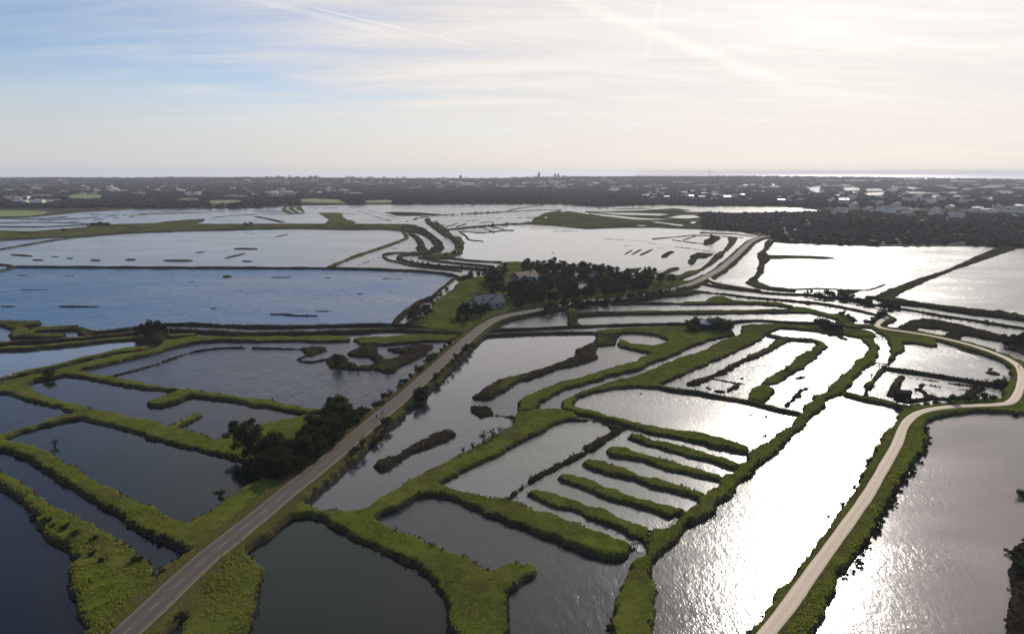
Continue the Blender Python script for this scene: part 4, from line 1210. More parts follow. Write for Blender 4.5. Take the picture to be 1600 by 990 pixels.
for x, y in ((424,742), (434,747), (446,741), (450,748), (460,742), (468,739), (476,733), (486,726), (494,720), (502,713), (510,705), (518,699), (527,690), (536,681), (545,672), (553,664), (412,741), (402,735), (439,733), (422,716), (390,715)):
    plant('broad', x, y, rt.uniform(4.2, 6.2), 'low dark tree at the foot of the roadside grove ' + ('far up the road' if x > 500 else 'halfway along' if x > 450 else 'towards the murky pond'), 'low trees at the foot of the roadside grove')
for x, y in ((418,750), (432,752), (446,748), (401,738), (386,728), (562,656), (569,650), (556,663)):
    plant('shrub', x, y, rt.uniform(2, 3.2), 'low dark bush at the skirt of the roadside grove', 'bushes at the skirt of the roadside grove')
plant('shrub', 345, 768, 1.6, 'single low bush leaning over the murky green pond')
# bushes on both flanks of the causeway
def flank(kind, pts, n, h0, h1, label, group, spread=2.0):
    q = np.array([at(x, y, 1.0)[:2] for x, y in pts])
    ln = smooth_line(q, 1.0) if len(q) > 2 else np.stack([np.linspace(q[0, i], q[1, i], 200) for i in (0, 1)], 1)
    for i in range(n):
        u = int((i + rt.random()) / n * (len(ln) - 1))
        p = ln[u] + np.array((rt.uniform(-spread, spread), rt.uniform(-spread, spread)))
        for line, keep in ((road_line, 5.2), (path_line, 2.6)):      # stay clear of the carriageways
            dd = line - p
            r2 = (dd ** 2).sum(1)
            q_ = int(r2.argmin())
            if r2[q_] < keep * keep: p = line[q_] - dd[q_] / (math.sqrt(r2[q_]) + 1e-6) * keep
        z = ground(p[0], p[1])
        z = max(z, 0.0)
        k = kind if isinstance(kind, str) else rt.choice(kind)
        part_ = (' near its lower end', ' about halfway along', ' near its far end')[min(2, i * 3 // n)] if n >= 9 else ''
        plant(k, 0, 0, rt.uniform(h0, h1), label + part_, group, z, (p[0], p[1]))
flank(('shrub', 'bare', 'shrub'), [(572,648), (600,628), (625,607), (655,579), (680,557), (705,536)], 26, 1.8, 3.2, 'dark bush on the left flank of the road causeway', 'bushes along the left flank of the road causeway', 1.5)
flank(('bare', 'bare', 'shrub'), [(540,720), (560,706), (580,692), (600,672), (612,663)], 12, 1.8, 3.0, 'twiggy bush leaning over the slate pond from the road bank', 'twiggy bushes on the road bank by the slate pond', 1.2)
flank(('bare', 'shrub'), [(668,602), (690,580), (715,556), (735,540)], 14, 1.8, 3.2, 'bush on the right flank of the causeway below the bend', 'bushes on the right flank of the causeway below the bend', 1.2)
flank(('bare', 'shrub'), [(648,631), (664,615)], 5, 2.5, 4, 'dark bush overhanging the slate pond halfway up the road', 'bushes overhanging the slate pond halfway up the road', 1.0)
for x, y, h_, lb in ((757,693,3.4,'tallest twiggy bush on the turf bank by the slate pond'), (770,686,3.0,'bushy shrub on the turf bank just behind the tallest one'), (782,679,2.6,'small shrub at the upper end of the turf bank by the slate pond'), (739,703,2.2,'second smallest bush along the turf bank by the slate pond'), (724,709,2.0,'lowest round bush along the turf bank by the slate pond')):
    plant('bare', x, y, h_, lb)
# island beside the road
plant('shrub', 528, 571, 6.0, 'big rounded willow bush on the brown island by the road')
for x, y, h_ in ((546,573,2.4), (560,577,2.2), (588,568,3), (607,579,2.4), (578,577,2), (566,548,2.6), (640,548,1.8)):
    plant('bare', x, y, h_, 'low bush on the brown island by the road', 'low bushes on the brown island by the road')
for x, y, h_ in ((216,527,6), (228,526,7), (240,525,8), (250,524,7), (259,525,5.5), (234,532,5)):
    plant('broad', x, y, h_, 'dark tree in the clump on the long reedy bank', 'dark tree clump on the long reedy bank')
plant('shrub', 76, 588, 3.5, 'lone dark bush at the tip of the left ditch bank')
plant('bare', 85, 692, 2.5, 'lone twiggy bush at the corner of the murky green pond')
# hamlet: garden trees
hp = [(650,500), (658,496), (668,497), (645,507)]
for x, y in hp:
    plant('broad', x, y, rt.uniform(6, 9), 'spreading tree at the water corner of the hamlet meadow', 'spreading trees at the corner of the hamlet meadow')
for x, y, h_ in ((722,497,7.5), (729,498,8.5), (737,499,9), (745,498,8.5), (752,497,8), (759,494,7), (742,495,7), (716,505,5), (728,508,4.5), (765,490,5)):
    plant('broad', x, y, h_, 'round dark tree in front of the grey roofed farmhouse', 'round trees in front of the grey roofed farmhouse')
for x, y, h_ in ((770,438,11), (776,446,12), (780,452,11), (768,452,10), (775,462,10), (785,461,9), (765,442,9), (783,437,10), (790,431,9), (772,470,8), (762,459,9)):
    plant('broad' if rt.random() < 0.6 else 'pine', x, y, h_, 'tall dark tree in the thick clump behind the farmhouse', 'tall tree clump behind the farmhouse')
rg = random.Random(9)
n = 0
while n < 215:
    x, y = rg.uniform(798, 1052), rg.uniform(422, 474)
    top = np.interp(x, [798, 860, 922, 1000, 1052], [420, 421, 427, 437, 446])
    bot = np.interp(x, [798, 840, 890, 950, 1000, 1052], [482, 474, 465, 458, 453, 448])
    if not top < y < bot: continue
    if (795 < x < 818 and y < 455) or (x - 822) ** 2 / 300 + (y - 443) ** 2 / 60 < 1 or (848 < x < 876 and y > 458): continue
    if (884 < x < 935 and 438 < y < 459 and rg.random() < 0.75): continue
    n += 1
    kind = rg.choice(('pine', 'broad', 'broad'))
    by = 'beside the tiled house' if x < 852 else 'by the clearing' if x < 935 else 'past the clearing' if x < 990 else 'at the road bend end'
    if y < top + 8:
        plant('pine', x, y, rg.uniform(7, 10.5), 'dark pointed tree on the waterside of the hamlet ' + by, 'dark trees along the waterside edge of the hamlet')
    elif y > bot - 9:
        plant(kind, x, y, rg.uniform(6.5, 9.5), 'dark tree on the roadside of the hamlet ' + by, 'dark trees along the roadside edge of the hamlet')
    else:
        plant(kind, x, y, rg.uniform(6, 9), 'dark tree among the hamlet houses ' + by, 'dark trees among the houses of the hamlet')
flank(('broad', 'broad', 'pine'), [(800,484), (840,477.5), (884,471), (922,465.5), (966,461.5), (1010,455)], 40, 4.5, 8, 'dark roadside tree screening the hamlet', 'roadside trees screening the hamlet', 2.5)
flank(('broad', 'shrub'), [(846,487), (884,480), (930,475), (960,473)], 18, 3, 5.5, 'dark waterside tree below the road bend', 'waterside trees below the road bend', 1.5)
plant('broad', 1011, 431, 9, 'lone round tree standing clear at the water edge past the hamlet')
flank(('shrub', 'bare'), [(960,469), (1000,465), (1040,459), (1070,457)], 24, 2, 4, 'dark bush under the road before the bend', 'bushes under the road before the bend', 2.5)
flank(('shrub', 'broad'), [(722,438), (735,436), (755,428), (765,424)], 12, 3, 5.5, 'dark bush on the bank behind the hamlet meadow', 'bushes on the bank behind the hamlet meadow', 3)
flank('shrub', [(700,448), (680,464), (660,478)], 9, 1.5, 2.6, 'low bush between the blue pond and the hamlet meadow', 'low bushes between the blue pond and the meadow', 1.0)
# meander banks
flank(('shrub', 'shrub', 'bare'), [(636,356), (655,358), (672,368), (684,380), (686,389), (668,395)], 30, 2, 4, 'dark bush on the inner bend of the channel bank', 'bushes on the inner bend of the channel', 2.5)
flank(('shrub', 'bare'), [(668,345), (685,358), (705,374), (718,384), (714,396), (690,402)], 30, 2, 4, 'dark bush on the outer bend of the channel bank', 'bushes on the outer bend of the channel', 2.5)
flank('shrub', [(690,336), (727,334), (784,331)], 16, 2, 3.5, 'dark bush on the bank beyond the bend of the channel', 'bushes on the bank beyond the bend', 2)
flank('shrub', [(735,355), (770,352), (800,349.6)], 12, 2, 3.5, 'dark bush on the bank above the silver pond', 'bushes on the bank above the silver pond', 2)
flank(('bare', 'shrub'), [(635,407.6), (679,414.7), (727,418), (770,421.7)], 22, 1.5, 2.6, 'reedy bush on the narrow bank by the meander', 'reedy bushes on the narrow bank by the meander', 1.5)
for i in range(10):
    plant('shrub', 138 + i * 3.4 + rt.uniform(-1, 1), 353.5 + rt.uniform(-1, 1), rt.uniform(4, 7), 'dark bush in the clump on the far left bank', 'dark bush clump on the far left bank')
for x, y in ((100,362), (384,352.5), (394,352)):
    plant('shrub', x, y, 5, 'round dark bush alone on the long far bank', 'round bushes alone on the long far bank')
plant('broad', 1112, 376, 7, 'dark tree on the mound in the silver pond')
# right-hand banks
flank(('shrub', 'broad', 'bare'), [(1264,460), (1285,465), (1310,464), (1330,468), (1352,470)], 22, 2.5, 5.5, 'dark bush in the thicket where the banks meet', 'thicket where the long banks meet', 2.5)
flank(('shrub', 'bare'), [(1330,470), (1360,476), (1385,480), (1412,481)], 16, 2.5, 5, 'dark bush mirrored in the channel below the thicket', 'bushes mirrored in the channel', 1.0)
flank(('bare', 'shrub'), [(1440,487), (1470,493), (1500,497), (1540,503), (1590,511)], 22, 1.2, 2.2, 'thin bush on the low bank by the wide right pond', 'thin bushes on the low bank by the wide right pond', 0.6)
flank(('bare', 'shrub'), [(1120,458), (1160,463), (1217,468), (1270,474), (1330,483)], 22, 1.2, 2.2, 'low bush along the narrow bank beyond the cottage', 'low bushes along the narrow bank beyond the cottage', 0.6)
flank('shrub', [(1360,507), (1365,501), (1376,494)], 9, 2, 3.6, 'dark bush at the hooked end of the gravel path', 'bushes at the hooked end of the gravel path', 1.0)
flank('shrub', [(1316,493), (1327,497), (1334,504)], 7, 2, 3.4, 'dark bush on the green point beside the channel', 'bushes on the green point beside the channel', 1.0)
for i in range(14):
    plant('broad', 1568 + i * 4.5 + rt.uniform(-2, 2), 536 + (i * 0.5) + rt.uniform(-3, 3), rt.uniform(4, 6.5), 'dark tree in the clump at the end of the reedy bank', 'tree clump at the end of the reedy bank')
flank(('bare', 'shrub'), [(1432,633), (1452,631), (1478,629), (1520,628), (1556,626)], 20, 1.4, 3.0, 'bare bush along the gravel path by the fishing hut', 'bare bushes along the gravel path by the hut', 1.0)
flank(('bare', 'bare', 'shrub'), [(1530,598), (1545,600), (1560,602), (1570,592)], 14, 1.4, 3.2, 'bare bush in the corner inside the path bend', 'bare bushes inside the path bend', 3)
for x, y in ((1362,585), (1367,601), (1404,600), (1352,612), (1386,612)):
    plant('bare', x, y, 1.6, 'small bare bush on the hut pan banks', 'small bare bushes on the hut pan banks')
flank('shrub', [(1584,895), (1588,870), (1600,850)], 5, 1.5, 2.4, 'bush on the bank at the near edge of the brown pond', 'bushes at the near edge of the brown pond', 1.0)
plant('shrub', 1601, 772, 2.4, 'lone bush on the far side of the brown pond')
for pts in ([(1447,666), (1449,688), (1442,708), (1432,721), (1420,741), (1404,762), (1392,781), (1376,811), (1370,830), (1350,852), (1331,882), (1320,899)],):
    flank('shrub', pts, 42, 0.8, 1.5, 'low bramble on the waterside of the gravel path', 'low brambles along the brown pond', 0.6)
flank('shrub', [(60,800), (110,840), (160,870), (215,885)], 12, 0.8, 1.5, 'rank bramble bush on the near left bank', 'brambles on the near left bank', 3.2)
flank('shrub', [(1300,803), (1330,770), (1350,735), (1380,680)], 14, 0.7, 1.2, 'low bush between the sandy path and the sunlit pond', 'low bushes between the path and the sunlit pond', 0.5)
for key in PROTO:
    for src in PROTO[key]:
        if src.name not in USED:
            for ch in list(src.children): bpy.data.objects.remove(ch)
            bpy.data.objects.remove(src)

# ------------------------------------------------------------------ grass and reed on the near banks: blades beyond counting
def blades(name, n_try, y0, y1, mat, hgt, wid, cond, seed, label):
    rs = np.random.RandomState(seed)
    yy = y0 + (y1 - y0) * rs.rand(n_try) ** 1.15
    xx = rs.uniform(-1, 1, n_try) * (yy * 0.80 + 25)
    z, f, rd_ = FIELDS[0].sample(xx, yy)
    ok = cond(f, rd_, xx, yy)
    d_road = np.full(n_try, 99.0)
    for line, half in ((road_line, 3.2), (path_line, 1.9)):
        for a in range(0, len(line), 2):
            dd = np.hypot(xx - line[a, 0], yy - line[a, 1]) - half
            np.minimum(d_road, dd, out=d_road)
    ok &= d_road > 0.5
    xx, yy, z = xx[ok], yy[ok], z[ok]
    n = len(xx)
    V = np.zeros((n, 3, 4, 3), dtype=np.float32)
    for b in range(3):
        a = rs.uniform(0, 6.28, n)
        h_ = hgt * (0.5 + rs.rand(n)) * (0.6 + 0.8 * vnoise(xx, yy, 5.0, 41))
        w_ = wid * (0.6 + 0.8 * rs.rand(n))
        lx, ly = (rs.normal(size=n) * 0.35 + 0.25) * h_, (rs.normal(size=n) * 0.35) * h_
        cx, cy = xx + rs.normal(size=n) * wid * 0.5, yy + rs.normal(size=n) * wid * 0.5
        ca, sa = np.cos(a) * w_ / 2, np.sin(a) * w_ / 2
        V[:, b, 0] = np.stack([cx - ca, cy - sa, z - 0.15], 1)
        V[:, b, 1] = np.stack([cx + ca, cy + sa, z - 0.15], 1)
        V[:, b, 2] = np.stack([cx + ca * 0.5 + lx, cy + sa * 0.5 + ly, z + h_], 1)
        V[:, b, 3] = np.stack([cx - ca * 0.7 + lx * 0.8, cy - sa * 0.7 + ly * 0.8, z + h_ * 0.9], 1)
    Q = np.arange(n * 12).reshape(-1, 4)
    o = tag(link(name, np_mesh(name, V.reshape(-1, 3), Q, [mat])), kind='stuff')
    o['label'] = label
blades('grass', 300000, 95, 330, M['tuft'], 0.07, 0.12, lambda f, r, x, y: (f > 0.5) & (r < 0.62), 61, 'rough green grass on the turf banks')
blades('reeds', 200000, 95, 430, M['reed'], 0.34, 0.24, lambda f, r, x, y: ((f > 0.1) & (r > 0.6)) | ((f > -0.1) & (f < 0.8) & (vnoise(x, y, 9.0, 71) * 0.6 + vnoise(x, y, 3.0, 72) * 0.4 > 0.54)), 62, 'brown reeds and dead stalks along the waterlines')

ROUGH = [[at(x, y, 0.5)[:2] for x, y in pts] for pts in (
    [(-150,695), (0,734), (83,794), (160,830), (245,891), (255,930), (160,1050), (130,1000), (111,900), (66,832), (0,758), (-150,715)],
    [(1320,899), (1374,815), (1432,720), (1449,668), (1440,650), (1411,668), (1384,724), (1311,835), (1265,899), (1200,1010), (1260,1010)],
    [(0,690), (45,698), (109,728), (177,766), (242,799), (290,819), (340,795), (294,864), (227,834), (149,786), (83,745), (33,712)],
    [(400,826), (381,846), (387,865), (415,888), (405,930), (380,1000), (300,960), (350,870)])]
def rough_zone(x, y):
    z = np.zeros(len(x), dtype=bool)
    for p in ROUGH: z |= in_poly(x, y, p)
    return z
blades('weeds', 260000, 95, 260, M['weed'], 0.26, 0.13, lambda f, r, x, y: (f > 0.3) & rough_zone(x, y) & (vnoise(x, y, 3.2, 81) * 0.6 + vnoise(x, y, 1.1, 82) * 0.4 > 0.45), 63, 'tall rank weeds on the nearest banks')

# ------------------------------------------------------------------ houses of the far villages: whitewashed, low, tiled or slated
def house_mesh(w_, d_, hw, rise, wall, roof, chim=True):
    mb = MB().box((0, 0, hw / 2 - 0.5), (w_, d_, hw + 1.0))
    n1 = len(mb.f)
    mb.gable((0, 0, hw + 0.003), (w_, d_), rise, 0.35)
    if chim: mb.box((w_ * 0.3, 0, hw + rise + 0.1), (0.7, 0.9, 1.6))
    n2 = len(mb.f)
    # dark openings set a little proud of the wall, towards the marsh
    for k in range(3):
        mb.box((-w_ * 0.32 + k * w_ * 0.32, -d_ / 2 - 0.02, hw * 0.5), (0.8, 0.06, 1.0))
    me = mb.mesh('house', wall, roof, M['glass'])
    idx = [0] * n1 + [1] * (n2 - n1) + [2] * (len(mb.f) - n2)
    me.polygons.foreach_set('material_index', idx)
    return me
HM = [house_mesh(13, 8, 3.2, 2.0, M['white_wall'], M['tile']), house_mesh(15, 9, 3.6, 1.4, M['cream_wall'], M['pale_roof'], False), house_mesh(12, 9, 5.0, 1.6, M['cream_wall'], M['pale_roof']), house_mesh(10, 8, 5.2, 2.0, M['white_wall'], M['tile']), house_mesh(16, 8.5, 3.2, 2.2, M['white_wall'], M['slate']),
      house_mesh(11, 9, 4.0, 2.2, M['cream_wall'], M['tile']), house_mesh(18, 9, 3.6, 2.4, M['white_wall'], M['tile'], False)]
hr = random.Random(21)
HOMES = []
def village(cx0, cx1, py0, py1, n, label, group, kinds=(0, 1, 2, 3, 4, 5, 6), k0=1.1, k1=1.6):
    m = 0
    while m < n:
        x, y = hr.uniform(cx0, cx1), hr.uniform(py0, py1)
        p = at(x, y, 2.0)
        z = float(far_height(p[0], p[1]))
        o = link('house', HM[hr.choice(kinds)], None, (p[0], p[1], z + 0.2))
        o.rotation_euler = (0, 0, hr.uniform(-0.9, 0.9))
        k = hr.uniform(k0, k1)
        o.scale = (k, k, k)
        HOMES.append((p[0], p[1]))
        tag(o, label(y) if callable(label) else label, 'house', group)
        m += 1
village(0, 62, 293, 300, 14, 'white house in the upper row of the far left village', 'houses of the far left village')
village(0, 45, 307, 314, 9, 'low house above the green meadow on the far left', 'houses above the far left meadow')
village(40, 140, 286, 304, 20, 'white house between the far left village and the church', 'houses between the left village and the church')
village(140, 185, 293, 300, 16, 'tiled house gathered round the church spire', 'houses gathered round the church spire')
village(205, 400, 290, 306, 34, 'white house scattered among the trees past the church', 'houses scattered past the church')
village(420, 466, 297, 305, 14, 'pale house of the hamlet above the long green field', 'houses above the long green field', k0=1.2, k1=1.7)
village(482, 536, 294, 304, 18, 'white house of the hamlet at the edge of the bare wood', 'houses at the edge of the bare wood')
village(380, 640, 281.5, 289, 34, 'tiny house of the distant town on the ridge', 'tiny houses of the distant ridge town', k0=1.5, k1=2.4)
village(640, 960, 281, 295, 52, 'tiny house of the hazy town behind the middle wood', 'tiny houses of the hazy middle town', k0=1.4, k1=2.2)
village(1005, 1120, 296, 311, 26, 'house in the village across the right marsh', 'houses across the right marsh')
village(1110, 1330, 288, 316, 44, 'house among the dark trees of the long right village', 'houses of the long right village')
village(1310, 1500, 300, 338, 40, lambda y: 'red roofed house of the seaside estate ' + ('nearest the white pond' if y > 325 else 'in its middle rows' if y > 311 else 'in its back rows'), 'red roofed houses of the right estate', (0, 3, 5, 6))
village(1480, 1610, 306, 332, 22, 'house at the far right end of the estate', 'houses at the far right end of the estate')
# white sheds beside the meadow and the scrub
for x, y, s_, lb in ((30,317,(40,14,6),'long white farm shed above the left meadow'), (62,316.5,(22,14,7),'short white farm shed beside the long one'), 
                     (640,296,(50,12,6),'long pale shed in the middle wood')):
    p = at(x, y, 1.5)
    o = link('shed', house_mesh(s_[0], s_[1], s_[2], 2.0, M['white_wall'], M['zinc'], False), None, (p[0], p[1], float(far_height(p[0], p[1]))))
    HOMES.append((p[0], p[1]))
    tag(o, lb, 'shed')

# ------------------------------------------------------------------ woods beyond the marsh: thousands of crowns that read as one mass
ICO = None
def ico():
    global ICO
    if ICO is None:
        bm = bmesh.new()
        bmesh.ops.create_icosphere(bm, subdivisions=1, radius=1.0)
        v = np.array([q.co for q in bm.verts], dtype=np.float32)
        f = np.array([[q.index for q in p.verts] for p in bm.faces])
        bm.free()
        ICO = v, f
    return ICO
def crowns(name, xyz, rx, rz, mat, seed, label):
    """irregular crowns, flattened and dented, one per point, with two smaller clumps each"""
    rs = np.random.RandomState(seed)
    v, f = ico()
    n = len(xyz)
    d = 1 + rs.normal(size=(n, len(v), 1)) * 0.26
    P = v[None] * d
    P = P * np.stack([rx * (0.8 + 0.4 * rs.rand(n)), rx * (0.8 + 0.4 * rs.rand(n)), rz], 1)[:, None, :]
    P[:, :, 2] = np.maximum(P[:, :, 2], -rz[:, None] * 0.8)
    P = P + xyz[:, None, :]
    Fc = f[None] + (np.arange(n) * len(v))[:, None, None]
    o = tag(link(name, np_mesh(name, P.reshape(-1, 3), Fc.reshape(-1, 3), [mat])), kind='stuff')
    o['label'] = label
    return o
def frame_of(x, y, z):
    """photograph column and row of world points (used to plan where woods and fields lie)"""
    dx, dy, dz = x, y, z - H
    f = dy * CP - dz * SP
    return 800 + FPX * dx / f, 450 - FPX * (dy * SP + dz * CP) / f
rs = np.random.RandomState(77)
def wood(n_try, y0, y1, dens, r0, r1, hz0, hz1, seed, label, mat='wood', power=1.0, name='woods'):
    r = np.random.RandomState(seed)
    yy = y0 + (y1 - y0) * r.rand(n_try) ** power
    xx = r.uniform(-1, 1, n_try) * (yy * 0.86 + 60)
    zz = far_height(xx, yy)
    px, py = frame_of(xx, yy, zz)
    keep = in_poly(xx, yy, [tuple(q) for q in poly])
    keep &= r.rand(n_try) < dens(px, py, xx, yy)
    for fp in FIELD_PX:
        fx = np.array([p[0] for p in fp]); fy = np.array([p[1] for p in fp])
        c = (fx.mean(), fy.mean())
        big = [(c[0] + (a - c[0]) * 1.06, c[1] + (b - c[1]) * 1.1 + (0.1 * (c[1] - 262) if b > c[1] else 0)) for a, b in fp]
        keep &= ~in_poly(px, py, big)
    xx, yy, zz = xx[keep], yy[keep], zz[keep]
    free = np.ones(len(xx), dtype=bool)
    for hx, hy in HOMES:                    # gardens and the open ground on the marsh side of each house
        back = hy - yy
        free &= ~((np.abs(xx - hx * yy / hy) < 11 + r1) & (back > -10) & (back < 85))
    xx, yy, zz = xx[free], yy[free], zz[free]
    n = len(xx)
    rx = r.uniform(r0, r1, n)
    rz = r.uniform(hz0, hz1, n)
    crowns(name, np.stack([xx, yy, zz + rz * 0.7], 1), rx, rz, M[mat], seed + 1, label)
def d_mid(px, py, x, y):
    n = vnoise(x, y, 260.0, 51) * 0.6 + vnoise(x, y, 90.0, 52) * 0.4
    d = np.where(n > 0.46, 0.9, 0.22)
    d = np.where((px > 555) & (px < 950) & (py > 293) & (py < 319), 1.0, d)          # the bare wood across the middle
    d = np.where((px < 130) & (py > 318) & (py < 329), 0.95, d)
    d = np.where((px > 120) & (px < 480) & (py > 311), np.where(py < 320, 0.75, 0.35), d)
    d = np.where((px > 1090) & (py > 331), 0, d)
    d = np.where((px > 905) & (py > 313) & (py < 322), 0.8, d)
    d = np.where((px > 1380) & (px < 1560) & (py > 300) & (py < 338), 0.30, d)
    return d
wood(34000, 1500, 3000, d_mid, 5, 9.5, 3.2, 6.0, 801, 'dark mixed woods and hedges beyond the marsh', 'wood', 1.1)
wood(24000, 2800, 5150, lambda px, py, x, y: np.where(vnoise(x, y, 420.0, 53) * 0.6 + vnoise(x, y, 150.0, 54) * 0.4 > 0.45, 0.95, 0.25), 9, 17, 4.0, 6.5, 803, 'distant woods up to the last ridge')
n_ = 900
xr = np.linspace(-5400, 5400, n_)
yr = np.full(n_, LAND_END - 60.0) + RNG.uniform(-60, 40, n_)
crowns('woods', np.stack([xr, yr, far_height(xr, yr) + 3.0], 1), RNG.uniform(8, 16, n_), RNG.uniform(3.5, 6.5, n_), M['wood'], 805, 'wooded skyline of the last ridge')
def d_scrub(px, py, x, y):
    n = vnoise(x, y, 60.0, 55) * 0.6 + vnoise(x, y, 22.0, 56) * 0.4
    d = np.where(n > 0.40, 0.95, 0.45)
    d = np.where((py > 372) & (py < 386), 0.55, d)
    return np.where((px > 1085) & (py > 331), d, 0)
wood(26000, 640, 1500, d_scrub, 2.2, 4.6, 1.2, 2.9, 807, 'dark scrub and bare thicket behind the white pond', 'thicket', 1.0)
# taller trees that stand out of that scrub
for x, y, h_ in ((1098,349,9), (1106,347,10), (1116,345,11), (1125,348,9), (1136,346,11), (1148,349,9), (1160,347,10), (1172,350,9), (1187,349,9), (1205,350,8), (1330,361,12), (1338,358,13), (1347,362,13), (1356,357,14), (1366,361,12), (1378,357,12),
                 (1392,360,12), (1408,362,11), (1424,358,11), (1440,361,11), (1458,359,10), (1475,363,10), (1490,358,11), (1505,364,10), (1512,361,12), (1520,369,9), (1556,356,9), (1575,360,8), (1590,358,9), (1250,352,8), (1270,350,8), (1290,355,8), (1310,352,9)):
    p = at(x, y, 1.5)
    plant(rt.choice(('broad', 'pine')) if False else 'broad', x, y, h_, 'dark tree standing out of the scrub behind the white pond', 'taller trees in the scrub behind the white pond', 1.5)

# ------------------------------------------------------------------ landmarks on the horizon
def tower(name, px, dist, top_row, width, label, cat, floors, twin=False):
    x, y = at_dist(px, dist)
    z0 = float(far_height(x, y)) if dist < LAND_END else -1.0
    ztop = H - dist * (top_row - HORIZON_V) / FPX * 0.975
    hgt = ztop - z0
    t = empty(name, (x, y, z0 - 2))
    MB().box((0, 0, hgt / 2 + 1), (width, width * 0.7, hgt + 2)).build('wall', M['grey_wall'], t)
    MB().box((0, 0, hgt + 2.6), (width * 0.55, width * 0.4, 1.2)).build('roof', M['slate'], t)
    win = MB().box((0, 0, 0), (width * 0.86, 0.3, 1.3)).mesh('window', M['glass'])
    for k in range(floors):
        link('window', win, t, (0, -width * 0.35 - 0.16, 3.5 + k * (hgt - 2) / floors))
    tag(t, label, cat)
    return t
tower('apartment_tower', 842, 5000, 270.0, 17, 'taller grey tower block on the hazy horizon', 'tower', 14)
tower('apartment_tower', 867.5, 5050, 271.8, 16, 'left one of the twin tower blocks on the horizon', 'tower', 11)
tower('apartment_tower', 872.5, 5080, 271.8, 16, 'right one of the twin tower blocks on the horizon', 'tower', 11)
tower('apartment_block', 485, 4900, 275.0, 22, 'squat block on the left ridge skyline', 'building', 5)
tower('apartment_block', 493, 4920, 274.8, 24, 'wider block beside the squat one on the ridge', 'building', 5)
tower('apartment_block', 552, 4900, 276.0, 16, 'small block further along the ridge skyline', 'building', 4)
tower('apartment_block', 719.5, 5000, 274.0, 18, 'single block on the skyline above the middle wood', 'building', 7)
tower('apartment_block', 417, 4900, 275.5, 20, 'leftmost block on the ridge skyline', 'building', 4)
def church():
    x, y = at(176, 298, 2)[:2]
    t = empty('church', (x, y, 2.0))
    MB().box((0, 10, 5), (12, 26, 12)).build('nave', M['cream_wall'], t)
    rf = MB().gable((0, 0, 0), (26, 12), 6, 0.4).build('roof', M['slate'], t)
    rf.location = (0, 10, 11.01); rf.rotation_euler = (0, 0, math.pi / 2)
    tw = MB().box((0, -6, 12), (7, 7, 26)).build('tower', M['cream_wall'], t)
    sp = MB().tube([(0, -6, 25), (0, -6, 48)], [4.6, 0.15], 8).build('spire', M['slate'], t)
    for a in (-1.5, 1.5):
        MB().box((a, -9.55, 20), (1.2, 0.1, 4)).build('window', M['glass'], tw)
    tag(t, 'village church with a tall dark spire on the left', 'church')
church()
def mast():
    x, y = at_dist(1108, 5000)
    z0 = float(far_height(x, y))
    h_ = H - 5000 * (263.5 - HORIZON_V) / FPX * 0.975 - z0
    t = empty('radio_mast', (x, y, z0))
    MB().tube([(0, 0, -1), (0, 0, h_ * 0.62), (0, 0, h_)], [2.4, 1.6, 0.7], 6).build('pole', M['steel'], t)
    MB().box((0, 0, h_ * 0.62), (6, 6, 2.5)).build('platform', M['steel'], t)
    MB().box((0, 0, h_ * 0.78), (4, 4, 2)).build('antenna', M['steel'], t)
    tag(t, 'thin radio mast on the wooded ridge', 'mast')
mast()
def beacon():
    x, y = at_dist(1384, 9000)
    t = empty('lighthouse', (x, y, -1))
    MB().tube([(0, 0, -1), (0, 0, 4), (0, 0, 30)], [9, 5, 4], 10).build('tower', M['grey_wall'], t)
    MB().tube([(0, 0, 30), (0, 0, 32), (0, 0, 36), (0, 0, 39)], [5.5, 3, 3, 0.4], 10).build('lantern', M['slate'], t)
    tag(t, 'small dark lighthouse out in the bright sea', 'lighthouse')
beacon()

# ------------------------------------------------------------------ hamlet houses
def farmhouse(name, px, py, w_, d_, hw, rise, rz, wall, roof, label, nwin=4, dormer=0, chimney=1, cat='house'):
    x, y, _ = at(px, py, 1.8)
    t = empty(name, (x, y, ground(x, y) - 0.1), rz)
    wl = MB().box((0, 0, hw / 2), (w_, d_, hw)).build('wall', wall, t)
    rf = MB().gable((0, 0, hw + 0.004), (w_, d_), rise, 0.4).build('roof', roof, t)
    for k in range(chimney):
        MB().box((w_ * (0.36 - 0.7 * k), 0, hw + rise + 0.1), (0.7, 0.8, 1.7)).build('chimney', wall, rf)
    for k in range(dormer):
        MB().box((-w_ * 0.22 + k * w_ * 0.28, -d_ * 0.25, hw + rise * 0.5 + 0.25), (0.9, 0.9, 0.5)).build('skylight', M['glass'], rf)
    for k in range(nwin):
        cx = -w_ / 2 + w_ * (k + 0.5) / nwin
        if k == nwin // 2:
            dr = MB().box((cx, -d_ / 2 - 0.03, 1.05), (1.0, 0.08, 2.1)).build('door', M['shutter'], t)
            MB().box((cx + 0.38, -d_ / 2 - 0.09, 1.05), (0.06, 0.06, 0.14)).build('handle', M['steel'], dr)
            continue
        wn = MB().box((cx, -d_ / 2 - 0.02, hw * 0.55), (1.1, 0.07, 1.2)).build('window', M['glass'], t)
        for s_ in (-1, 1):
            MB().box((cx + s_ * 0.84, -d_ / 2 - 0.035, hw * 0.55), (0.5, 0.05, 1.25)).build('shutter', M['shutter'], wn)
    tag(t, label, cat)
    return t
farmhouse('farmhouse', 762, 480, 17, 11, 3.4, 4.2, R(28), M['stone'], M['slate'], 'large stone farmhouse with a broad grey slate roof', 5, 2)
farmhouse('outhouse', 738, 487, 9, 7, 3.0, 2.4, R(-20), M['white_wall'], M['zinc'], 'white outhouse with a pale roof beside the grey farmhouse', 3, 0, 0)
